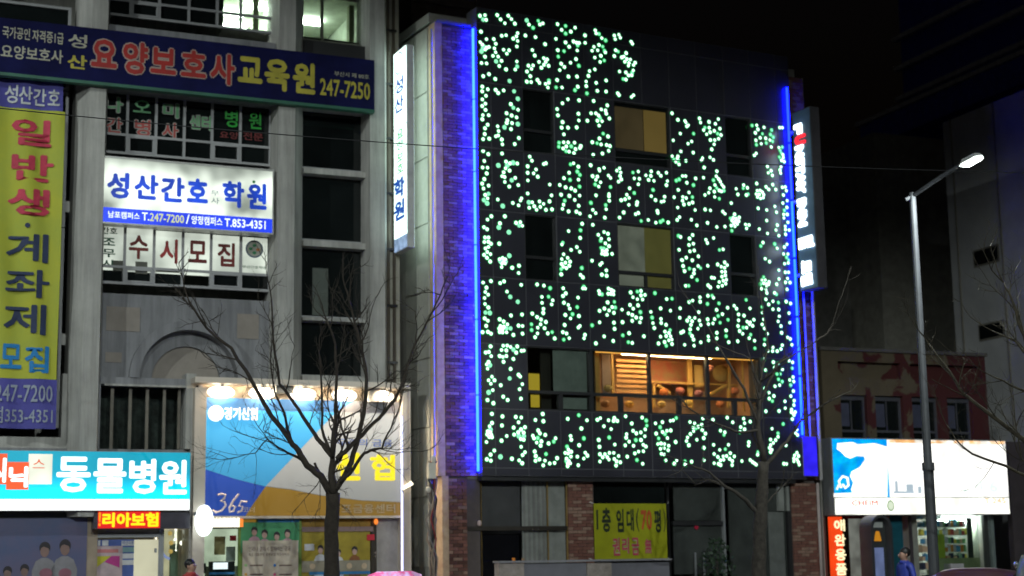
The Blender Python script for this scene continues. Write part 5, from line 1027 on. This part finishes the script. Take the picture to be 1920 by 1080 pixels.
ki.mesh('frame', mb, mat('booth_grey', (.055, .055, .06), .4)); ki.mesh('door_panel', MB().prism([(a + .07, 0)] + [(b_ - .07, 0)] + inn, -1.5, -1.46), mat('booth_panel', (.05, .055, .055), .4))
ki.pbox('white_plate', 1636, 979, 1655, 989, -1.53, -1.51, mat('plate_white', (.5, .52, .5))); c = FR.at(1646, 1006, -1.54)
ki.mesh('orange_emblem', MB().prism([(c[0] - .10, c[2] - .11), (c[0] + .10, c[2] - .11), (c[0] + .07, c[2] + .03), (c[0] + .04, c[2] + .13), (c[0] - .04, c[2] + .13), (c[0] - .07, c[2] + .03)], -1.54, -1.52), emis('orange_emblem', (.8, .32, .02), .55))
ki.pbox('blue_panel', 1634, 1027, 1662, 1130, -1.54, -1.51, emis('pale_blue_panel_glow', (.20, .26, .50), .42, var=.3, scale=3))
# concrete blocks behind, seen on their sides
FP = Fr((0, 0), 0)
wb = thing('concrete_building', 'pale concrete building with small slot windows at the far right', 'building', FR, (3, 5, 0))
Xw = rs_(1920, 500, -6.0)   # its left wall runs away from the street
class SideF(Fr):
    pass
def side_frame(px, Y, F0):
    """wall running away from the street: s goes away from the viewer"""
    s, z = F0.hit(px, 600, Y); p = F0.P(s, Y, 0); return Fr((p.x, p.y), F0.ang + math.pi / 2)
CW = mat('stained_concrete', (.62, .62, .62), .9, var=.25, scale=.7, c2=(.45, .45, .46)); CW2 = mat('warm_concrete', (.26, .24, .20), .9, var=.2, scale=.6)
s_far, _ = FR.hit(1790, 600, 8.0)
sE = s_far; hB = FR.hit(1790, 233, 8.0)[1]
wb.box('wall', sE, sE + 14, -1.0, 8.0, 0, hB, CW)
wb.penthouse = None
def on_side(px, py, s0):     # point where the ray meets the wall s = s0
    ray = ray_dir(px, py); o = CAM - FR.o; t_ = (s0 - o.dot(FR.d)) / ray.dot(FR.d); q = o + ray * t_; return q.dot(FR.n), q.z + 0
yq, zq = on_side(1836, 212, sE); wb.box('penthouse', sE + .06, sE + 14, -.9, yq, hB + .01, zq, CW)
for (xa, ya, xb, yb_) in ((1828, 473, 1873, 487), (1838, 612, 1883, 628), (1790, 360, 1790.5, 361)):
    y1, zt1 = on_side(xa, ya, sE); y0, zb0_ = on_side(xb, yb_, sE)
    if xb - xa > 5: 
        g = wb.mesh('slot_window', MB().box(sE - .03, sE - .004, min(y0, y1) - .06, max(y0, y1) + .06, zb0_ - .06, zt1 + .06), CW2); g.box('pane', sE - .045, sE - .032, min(y0, y1), max(y0, y1), zb0_, zt1, DARKGLASS)
for px, py in ((1876, 400), (1800, 500)):
    y1, _ = on_side(px, py, sE); wb.mesh('crack_pipe', MB().tube([(sE - .03, y1, 0), (sE - .03, y1, hB)], .03, 5), CW2)
dk = thing('dark_apartment_block', 'unlit blocky building between the neon corner and the concrete one', 'building', FR, (-2, 14, 0))
s2, _ = FR.hit(1560, 500, 20); h2 = FR.hit(1775, 232, 12)[1]; sQ = FR.hit(1640, 300, 14)[0]
dk.box('wall', sQ, sQ + 12, 14, 26, 0, FR.hit(1775, 262, 14)[1], mat('sooty_wall', (.36, .34, .29), .9, var=.2)); dk.box('lower_wing', FR.hit(1540, 400, 16)[0] - 2, sQ - .02, 16, 26, 0, FR.hit(1600, 372, 16)[1], mat('sooty_wall2', (.22, .21, .19), .9, var=.2))
tw = thing('blue_tower', 'barely visible dark blue tower with thin pale floor ledges at the top right', 'tower', FR, (6, 30, 0))
sT = FR.hit(1690, 100, 34)[0]; TWM = mat('deep_blue_cladding', (.07, .08, .62), .6, var=.1)
tw.box('wall', sT, sT + 26, 10, 34, 0, 46, TWM)
for py in (75, 130, 186, -20): 
    z = FR.hit(1682, py, 34.2)[1]; tw.box('floor_ledge', sT - .35, sT - .02, 10, 34.3, z - .12, z + .12, mat('ledge_grey', (.8, .78, .76)))
s0, z0 = FR.hit(1612, 238, 30); s1, z1 = FR.hit(1800, 250, 30); zl = FR.hit(1650, 285, 30)[1]
tw.mesh('canopy', MB().box(s0, s1, 14, 30, zl, z0), mat('canopy_blue', (.10, .12, .70), .5)); tw.box('canopy_edge', s0 - .15, s1, 13.7, 30.2, z0 + .01, z0 + .22, mat('ledge_grey', (.8, .78, .76)))

# ------------------------------------------------------------------ street lamp
def street_lamp(px, D, pyTop, head, label, F=None):
    pass
SLD = 27.0
def wat(px, py, D):
    r = ray_dir(px, py); p = CAM + r * D; return (p.x, p.y, p.z)
LAMP = emis('street_lamp_glow', (.88, 1, .93), 9)
def lamp(base, ztop, dx, dy, dz, label, lit=True, energy=900):
    L = thing('street_lamp', label, 'street lamp', WF, base, 'street lamps along the road'); x, y, _ = base
    PM = mat('galvanised_pole', (.05, .053, .06), .6, metal=.1)
    L.mesh('pole', MB().tube([(x, y, 0), (x, y, 3.0), (x, y, 3.001), (x, y, ztop)], [.09, .085, .07, .055], 12), PM, smooth=False)
    L.mesh('collar', MB().tube([(x, y, 2.95), (x, y, 3.08)], .1, 12), PM)
    L.mesh('base_plate', MB().tube([(x, y, 0), (x, y, .25)], [.17, .13], 12), PM)
    L.mesh('arm', MB().tube([(x - .12 * (1 if dx > 0 else -1), y, ztop - .12), (x, y, ztop - .06), (x + dx * .5, y + dy * .5, ztop + dz * .5), (x + dx * .85, y + dy * .85, ztop + dz * .86)], .035, 8), PM)
    hx, hy, hz = x + dx, y + dy, ztop + dz
    dv = Vector((dx, dy, dz)).normalized(); sd_ = dv.cross(Vector((0, 0, 1))).normalized(); up = sd_.cross(dv)
    def q(a, b, c): a *= .72; b *= .72; c *= .72; p = Vector((hx, hy, hz)) + dv * a + sd_ * b + up * c; return (p.x, p.y, p.z)
    hd = MB().add([q(-.38, -.06, -.02), q(-.38, .06, -.02), q(-.22, .14, -.03), q(.25, .13, -.03), (q(.33, 0, -.02)), q(.25, -.13, -.03), q(-.22, -.14, -.03),
                   q(-.34, -.04, .05), q(-.34, .04, .05), q(-.2, .10, .08), q(.2, .09, .07), q(.28, 0, .04), q(.2, -.09, .07), q(-.2, -.10, .08)],
                  [(0, 1, 2, 3, 4, 5, 6), (13, 12, 11, 10, 9, 8, 7)] + [((i + 1) % 7, i, i + 7, (i + 1) % 7 + 7) for i in range(7)])
    L.mesh('head', hd, mat('lamp_housing', (.35, .36, .36), .4))
    L.mesh('lens', MB().add([q(-.33, -.07, -.045), q(-.33, .07, -.045), q(-.2, .135, -.05), q(.24, .125, -.05), q(.31, 0, -.045), q(.24, -.125, -.05), q(-.2, -.135, -.05)] + [q(-.2, -.08, -.10), q(-.2, .08, -.10), q(.22, .08, -.10), q(.22, -.08, -.10)],
        [(7, 8, 9, 10)] + [(0, 1, 8, 7), (1, 2, 8), (2, 3, 9, 8), (3, 4, 9), (4, 5, 10), (9, 4, 10), (5, 6, 7, 10), (6, 0, 7)]), LAMP)
    ld = bpy.data.lights.new('street_lamp_light', 'SPOT'); ld.energy = energy; ld.color = (.90, 1, .97); ld.spot_size = R(176); ld.spot_blend = .12; ld.shadow_soft_size = .15
    lo = bpy.data.objects.new('street_lamp_light', ld); col.objects.link(lo); lo.parent = L.o; lo.location = Vector((hx, hy, hz - .14)) - Vector(base)
    return L
p = wat(1750, 1080, SLD); top = wat(1712, 348, SLD)
hd_ = wat(1822, 299, SLD - .7)
lamp((top[0] * .5 + p[0] * .5, top[1] * .5 + p[1] * .5, 0), top[2], hd_[0] - (top[0] + p[0]) / 2, hd_[1] - (top[1] + p[1]) / 2, hd_[2] - top[2], 'slim grey lit street lamp at the right, its arm reaching out to the right', energy=EN_VIS)
# unseen tall lamps outside the picture, placed and raised to light the fronts
for (x, y, e, t_) in ((-19, 14, EN_A, 'left of the view on the near kerb'), (-3.5, -7, EN_B, 'behind the viewpoint on the near kerb'), (9, -12, EN_C, 'right of the view on the near kerb')):
    lamp((x, y, 0), 16.5, .3, 1.4, .5, 'unseen lit street lamp standing ' + t_, energy=e)

# ------------------------------------------------------------------ overhead cable
cb = MB(); pts = []
for i in range(60):
    u = i / 59; px = -60 + 2060 * u; py = 205 + .098 * (px) + .00 * px
    py = 203 + .105 * px - 2.2e-5 * px * px + (0)
    pts.append(wat(px, py, 22 + 6 * u))
solo('overhead_cable', cb.tube(pts, .008, 5), mat('cable_rubber', (.02, .02, .022)), label='thin black cable strung across the fronts of both buildings', cat='cable', org=pts[0])

# ------------------------------------------------------------------ bare trees
BARK = mat('bark', (.048, .037, .028), .95, var=.4, scale=14, bump=.8, c2=(.022, .017, .013))
BARKL = mat('pale_bark', (.062, .052, .042), .95, var=.4, scale=12, bump=.7, c2=(.018, .015, .012))
def jitterize(pts, k=3, amp=.02):
    out = []
    for i in range(len(pts) - 1):
        a, b = Vector(pts[i]), Vector(pts[i + 1])
        for j in range(k): t_ = j / k; out.append(a.lerp(b, t_) + Vector([random.uniform(-amp, amp) for _ in range(3)]) * (0 if i == 0 and j == 0 else 1))
    out.append(Vector(pts[-1])); return out
def twigtree(mb, p, d, L, r, depth):
    k = 5; pts = [Vector(p)]; d = Vector(d).normalized()
    for i in range(k):
        d = (d + Vector([random.uniform(-.22, .22) for _ in range(3)]) + Vector((0, 0, .07))).normalized(); pts.append(pts[-1] + d * L / k)
    mb.tube(pts, [r, r * .35], 4)
    if depth <= 0: return
    for i in range(1, k + 1):
        if random.random() < .72:
            dd = (d + Vector([random.uniform(-1, 1) for _ in range(3)]) * .9).normalized(); twigtree(mb, pts[i], dd, L * random.uniform(.35, .65), r * .55, depth - 1)
def tree(name, label, base_px, D, trunk, limbs, mt, group, tw=(.9, 2), seed=1, dense=1.0):
    random.seed(seed)
    tp = [wat(px, py, D) for px, py, r in trunk]; x, y, _ = tp[0]
    T = thing(name, label, 'tree', WF, (x, y, 0), group)
    pts = [(x, y, 0)] + tp; mp = FPX / D
    rr = [trunk[0][2] * 1.25 / mp / 2] + [r / mp / 2 for _, _, r in trunk]
    P_ = []; R_ = []
    for i in range(len(pts) - 1):
        for j in range(4):
            t_ = j / 4; P_.append(Vector(pts[i]).lerp(Vector(pts[i + 1]), t_) + Vector((random.uniform(-.012, .012), 0, 0))); R_.append((rr[i] + (rr[i + 1] - rr[i]) * t_) * random.uniform(.95, 1.06))
    P_.append(Vector(pts[-1])); R_.append(rr[-1]); T.mesh('trunk', MB().tube(P_, R_, 12), mt, smooth=True)
    tws = MB()
    for limb in limbs:
        w0, w1 = limb[0]; dd = limb[1]; ps = []
        n = len(limb) - 2
        for i, (px, py) in enumerate(limb[2:]): ps.append(wat(px, py, D + dd * i / max(1, n - 1)))
        jp = jitterize(ps, 3, .012); k = len(jp); a, b = w0 * .88 / mp / 2, w1 * .75 / mp / 2
        T.mesh('branch', MB().tube(jp, [a + (b - a) * i / (k - 1) for i in range(k)], 7), mt, smooth=True)
        for i in range(k // 3, k):
            if random.random() < .55 * dense:
                d = (jp[i] - jp[i - 1]).normalized() + Vector([random.uniform(-1, 1) for _ in range(3)]) * .9
                twigtree(tws, jp[i], d, tw[0] * random.uniform(.5, 1.1), max(.006, b * .9), tw[1])
        twigtree(tws, jp[-1], (jp[-1] - jp[-2]), tw[0] * .8, max(.006, b), tw[1])
    T.mesh('twigs', tws, mt, kind='stuff'); return T
tree('street_tree', 'bare street tree in front of the blue and ochre bank sign', 622, 28, [(621, 1080, 30), (622, 1000, 26), (624, 925, 27)],
 [((17, 5), -.4, (618, 922), (600, 893), (576, 872), (560, 845), (544, 826), (493, 756), (474, 717), (433, 654), (386, 613), (354, 564)),
  ((7, 3), .3, (567, 863), (545, 852), (522, 840), (502, 823)), ((3, 1.5), .2, (502, 823), (479, 849), (428, 860)),
  ((7, 3), .2, (544, 826), (534, 775), (516, 738), (507, 673)),
  ((12, 4), .4, (623, 856), (606, 835), (590, 816), (558, 766), (525, 719), (511, 640), (509, 560)), ((8, 3), .5, (618, 849), (604, 803), (602, 719), (598, 660)),
  ((22, 12), .1, (624, 925), (622, 890), (623, 853)), ((10, 4), -.3, (623, 855), (629, 784), (632, 719), (629, 645), (612, 600)), ((6, 4), .1, (630, 800), (618, 775)),
  ((15, 5), .5, (628, 918), (645, 895), (659, 867), (673, 816), (685, 756), (687, 691), (669, 622), (655, 562)),
  ((11, 4), .9, (632, 860), (655, 840), (678, 816), (710, 784), (738, 752), (757, 710), (770, 664), (800, 605), (826, 553)),
  ((9, 3), -.5, (640, 905), (662, 880), (683, 849), (700, 843), (715, 840), (733, 803), (750, 761)), ((6, 3), .1, (590, 868), (600, 890), (606, 910)), ((7, 3), .2, (655, 842), (640, 800), (633, 765))],
 BARK, 'bare street trees', tw=(.85, 2), seed=5, dense=.95)
tree('street_tree', 'bare street tree in front of the green lights and the vacant shop', 1424, 29, [(1423, 1080, 28), (1424, 1000, 26), (1428, 940, 24), (1432, 865, 20)],
 [((12, 4), -.5, (1424, 965), (1405, 945), (1389, 929), (1362, 913), (1330, 886), (1292, 870)), ((5, 2), .3, (1362, 912), (1330, 900), (1306, 910), (1287, 889)),
  ((14, 6), .0, (1432, 865), (1421, 800), (1423, 750), (1426, 715)), ((7, 2.5), -.3, (1421, 795), (1395, 730), (1367, 682), (1330, 618), (1300, 575)),
  ((8, 3), .4, (1424, 758), (1442, 715), (1459, 682), (1496, 661), (1530, 640)), ((4, 2), .2, (1530, 640), (1552, 625), (1561, 607), (1570, 575), (1582, 543)), ((6, 2.5), .2, (1424, 735), (1416, 704), (1408, 672), (1367, 656)),
  ((10, 3), .5, (1434, 875), (1455, 850), (1475, 827), (1501, 790), (1539, 763), (1580, 740)), ((5, 2.5), .3, (1434, 948), (1447, 932), (1464, 915)), ((7, 3), -.2, (1424, 805), (1390, 812), (1357, 800), (1325, 785), (1290, 764)),
  ((6, 2.5), .2, (1432, 860), (1410, 815), (1415, 780)), ((5, 2), .3, (1426, 715), (1440, 650), (1432, 590), (1425, 545))],
 BARKL, 'bare street trees', tw=(.6, 1), seed=9, dense=.55)
tree('street_tree', 'bare street tree at the right edge with only its branches in view', 1990, 24, [(2010, 1080, 34), (2000, 940, 30)],
 [((14, 4), .3, (2000, 940), (1960, 862), (1919, 826), (1853, 774), (1808, 741), (1782, 700), (1741, 644)), ((9, 2), .2, (2000, 945), (1950, 905), (1886, 874), (1823, 852), (1790, 822), (1775, 796)),
  ((12, 4), .6, (1998, 930), (1960, 760), (1919, 630), (1897, 560), (1882, 530)), ((8, 3), -.3, (1965, 780), (1935, 740), (1895, 722), (1850, 700)), ((7, 3), -.3, (1990, 900), (1955, 885), (1915, 860), (1905, 800)), ((7, 3), .3, (1945, 700), (1905, 640), (1860, 620))],
 mat('lamp_lit_bark', (.055, .045, .028), .95, var=.4, scale=12, bump=.7), 'bare street trees', tw=(.8, 2), seed=4, dense=.8)

# ------------------------------------------------------------------ people
def person(label, head_px, head_py, D, yaw, jacket, trousers, hairc, hood=False, group=None):
    hx, hy, hz = wat(head_px, head_py, D); H = hz + .12
    T = thing('person', label, 'person', WF, (hx, hy, 0), group); T.o.rotation_euler[2] = yaw
    k = H / 1.75
    V_ = [((0, 0, .98), .15, .12), ((0, .0, 1.15), .145, .115), ((0, 0, 1.33), .17, .125), ((0, -.01, 1.45), .11, .09), ((0, -.015, 1.52), .058, .058), ((0, -.03, 1.60), .082, .098), ((0, -.02, 1.69), .078, .095),
          ((.19, .0, 1.41), .066, .066), ((.25, .02, 1.17), .052, .052), ((.22, -.10, .95), .040, .040), ((.21, -.14, .87), .035, .025),
          ((-.19, .0, 1.41), .066, .066), ((-.25, .02, 1.17), .052, .052), ((-.22, -.10, .95), .04, .04), ((-.21, -.14, .87), .035, .025),
          ((.10, 0, .88), .095, .1), ((.11, -.02, .50), .065, .07), ((.11, .02, .10), .045, .05), ((.12, -.14, .04), .04, .03),
          ((-.10, 0, .88), .095, .1), ((-.11, .03, .50), .065, .07), ((-.11, .08, .10), .045, .05), ((-.12, -.06, .04), .04, .03)]
    Ed = [(0, 1), (1, 2), (2, 3), (3, 4), (4, 5), (5, 6), (3, 7), (7, 8), (8, 9), (9, 10), (3, 11), (11, 12), (12, 13), (13, 14), (0, 15), (15, 16), (16, 17), (17, 18), (0, 19), (19, 20), (20, 21), (21, 22)]
    me = bpy.data.meshes.new('body'); me.from_pydata([Vector(v[0]) * k for v in V_], Ed, [])
    o = bpy.data.objects.new('body', me); col.objects.link(o)
    md = o.modifiers.new('skin', 'SKIN'); sk = me.skin_vertices[0].data
    for i, v in enumerate(V_): sk[i].radius = (v[1] * k, v[2] * k); sk[i].use_root = (i == 0)
    o.modifiers.new('sub', 'SUBSURF').levels = 2
    d = bpy.context.evaluated_depsgraph_get(); m2 = bpy.data.meshes.new_from_object(o.evaluated_get(d)); o.modifiers.clear(); o.data = m2
    SK_ = mat('skin', (.42, .24, .17), .6, bump=0); m2.materials.clear()
    for q in (SK_, jacket, trousers, mat('shoe_black', (.02, .02, .02))): m2.materials.append(q)
    for p_ in m2.polygons:
        c = p_.center / k; p_.use_smooth = True
        p_.material_index = 0 if c.z > 1.505 or (c.z < .90 and abs(c.x) > .165 and c.z > .7) else 1 if c.z > .90 or (abs(c.x) > .17 and c.z > .8) else 2 if c.z > .09 else 3
    o.parent = T.o
    def part(nm, mb, mt):
        m_ = bpy.data.meshes.new(nm); m_.from_pydata([Vector(v) * k for v in mb.v], [], mb.f); m_.materials.append(mt); m_.polygons.foreach_set('use_smooth', [True] * len(m_.polygons)); q = bpy.data.objects.new(nm, m_); col.objects.link(q); q.parent = T.o
    part('hair', MB().ball((0, .022, 1.672), .096, .105, .098, 14), hairc)
    part('nose', MB().ball((0, -.132, 1.615), .013, .02, .022, 8), SK_)
    for s_x in (-1, 1): part('ear', MB().ball((s_x * .086, -.015, 1.62), .012, .022, .032, 8), SK_); part('eye', MB().ball((s_x * .032, -.118, 1.64), .013, .01, .008, 8), BLACKM)
    part('mouth', MB().ball((0, -.124, 1.575), .026, .008, .006, 8), mat('lip', (.3, .08, .07)))
    part('collar', MB().tube([(0, -.012, 1.46), (0, -.012, 1.52)], [.10, .085], 12), jacket)
    for s_x in (-1, 1):
        for f_ in range(4): part('finger', MB().tube([(s_x * (.195 + f_ * .012), -.15, .85), (s_x * (.20 + f_ * .012), -.165, .80), (s_x * (.195 + f_ * .01), -.16, .77 + .008 * abs(f_ - 1))], .0085, 6), SK_)
        part('thumb', MB().tube([(s_x * .185, -.15, .87), (s_x * .17, -.175, .83), (s_x * .175, -.18, .80)], .010, 6), SK_)
    return T
BLACKH = mat('black_hair', (.012, .010, .010), .5)
person('person in a blue padded jacket standing before the corner shop, facing left', 1696, 1040, 30, R(-68), mat('blue_jacket', (.03, .05, .34), .5), mat('dark_trousers', (.03, .03, .04)), BLACKH)
person('person with short dark hair and a red collar at the bank post, facing right', 357, 1062, 29, R(60), mat('red_jacket', (.45, .05, .05), .7), mat('dark_trousers', (.03, .03, .04)), BLACKH)

# ------------------------------------------------------------------ vehicles whose tops enter the picture
def car(label, x, y, yaw, paint, h=1.45):
    T = thing('parked_car' if 'parked' in label else 'taxi', label, 'car', WF, (x, y, -.14)); T.o.rotation_euler[2] = yaw; base = Vector((x, y, -.14))
    def add(nm, mb, mt, smooth=False):
        m_ = bpy.data.meshes.new(nm); m_.from_pydata(mb.v, [], mb.f); m_.materials.append(mt)
        if smooth: m_.polygons.foreach_set('use_smooth', [True] * len(m_.polygons))
        q = bpy.data.objects.new(nm, m_); col.objects.link(q); q.parent = T.o; return q
    prof = [(-2.2, .45), (-2.25, .75), (-1.95, .92), (-1.15, 1.0), (-.55, h - .07), (0, h), (.75, h - .03), (1.35, 1.05), (2.1, .98), (2.25, .7), (2.2, .4)]
    n = len(prof); cols_ = 9; vs = []
    for j in range(cols_):
        v = -1 + 2 * j / (cols_ - 1)
        for x_, z_ in prof:
            wd = .86 if z_ < 1.02 else .86 - (z_ - 1.0) * .42
            vs.append((x_, v * wd, z_ - (v * v) ** 2 * .10 * (1 if z_ > .8 else 0)))
    fs = [(j * n + i, j * n + i + 1, (j + 1) * n + i + 1, (j + 1) * n + i) for j in range(cols_ - 1) for i in range(n - 1)]
    fs += [tuple(range(n)), tuple(range(cols_ * n - 1, (cols_ - 1) * n - 1, -1))]
    body = add('body', MB().add(vs, fs), paint, True)
    DG = DARKGLASS
    for s_y in (-1, 1): add('side_window', MB().prism([(-1.0, 1.0), (-.52, h - .12), (.7, h - .1), (1.2, 1.04)], s_y * .80 - .02, s_y * .80 + .02), DG)
    for s_x, s_y in ((-1, -1), (-1, 1), (1, -1), (1, 1)): add('wheel', MB().tube([(s_x * 1.35, s_y * .72, .32), (s_x * 1.35, s_y * .9, .32)], .32, 16), BLACKM)
    for s_y in (-1, 1): add('headlight', MB().ball((-2.2, s_y * .62, .70), .06, .16, .08, 8), mat('lamp_lens', (.6, .6, .6), .1)); add('tail_light', MB().ball((2.22, s_y * .62, .78), .05, .14, .08, 8), mat('tail_red', (.4, .01, .01), .2))
    return T, add
sx_, sy_, _ = wat(740, 1075, 17.5)
T, add = car('silver taxi with a glowing pink roof light passing the bank, only its roof in view', sx_, sy_, FM.ang, mat('taxi_silver', (.4, .4, .42), .3, metal=.5), 1.38)
add('roof_sign', MB().tube([(-.30, 0, 1.44), (-.28, 0, 1.58), (-.2, 0, 1.60), (.2, 0, 1.60), (.28, 0, 1.58), (.3, 0, 1.44)], .04, 8).box(-.29, .29, -.04, .04, 1.40, 1.60), emis('pink_roof_glow', (.95, .16, .42), .8, var=.5, scale=7, c2=(.7, .6, 1)))
sx_, sy_, _ = wat(1826, 1070, 26)
T, add = car('dark maroon parked car, the curve of its roof at the lower right', sx_, sy_, R(62), mat('maroon_paint', (.035, .004, .010), .45, coat=.2), 1.5)
# motorcycle at the right edge
mx_, my_, mz_ = wat(1912, 1050, 23)
mo = thing('motorcycle', 'parked motorcycle with curved windshield and mirrors at the lower right corner', 'motorcycle', WF, (mx_, my_, 0)); mo.o.rotation_euler[2] = R(10)
def moadd(nm, mb, mt):
    m_ = bpy.data.meshes.new(nm); m_.from_pydata(mb.v, [], mb.f); m_.materials.append(mt); m_.polygons.foreach_set('use_smooth', [True] * len(m_.polygons)); q = bpy.data.objects.new(nm, m_); col.objects.link(q); q.parent = mo.o
BM = mat('glossy_black_paint', (.015, .015, .018), .15); CH = mat('chrome', (.8, .8, .8), .15, metal=1)
for x_ in (-.1, 1.25): 
    ring = [(x_ + .28 * math.cos(2 * math.pi * i / 20), 0, .30 + .28 * math.sin(2 * math.pi * i / 20)) for i in range(21)]; moadd('wheel', MB().tube(ring, .055, 8), BLACKM)
moadd('body', MB().tube([(.15, 0, .55), (.5, 0, .62), (.9, 0, .75), (1.4, 0, .80)], [.10, .17, .15, .08], 10), BM); moadd('seat', MB().tube([(.55, 0, .86), (1.3, 0, .90)], [.11, .12], 10), BLACKM)
moadd('fork', MB().tube([(-.1, 0, .3), (.1, 0, .95), (.14, 0, 1.1)], .035, 8), CH); moadd('handlebar', MB().tube([(.22, -.35, 1.12), (.12, -.1, 1.08), (.12, .1, 1.08), (.22, .35, 1.12)], .018, 8), CH)
for s_y in (-1, 1): moadd('mirror', MB().tube([(.2, s_y * .3, 1.1), (.12, s_y * .36, 1.38)], .01, 6).ball((.12, s_y * .36, 1.42), .03, .07, .05, 10), CH)
moadd('headlight', MB().ball((-.04, 0, 1.02), .07, .09, .09, 12), CH)
ws = MB(); n = 9
for i in range(n):
    for j in range(7): a = (j - 3) / 3 * .8; u = i / (n - 1); ws.v.append((.02 + .12 * u * u - .06 * math.cos(a) , .22 * math.sin(a) * (1 - .2 * u), 1.08 + .48 * u))
ws.f = [[i * 7 + j, i * 7 + j + 1, (i + 1) * 7 + j + 1, (i + 1) * 7 + j] for i in range(n - 1) for j in range(6)]; ws.m = [0] * len(ws.f)
moadd('windshield', ws, mat('pale_screen', (.16, .18, .19), .15))
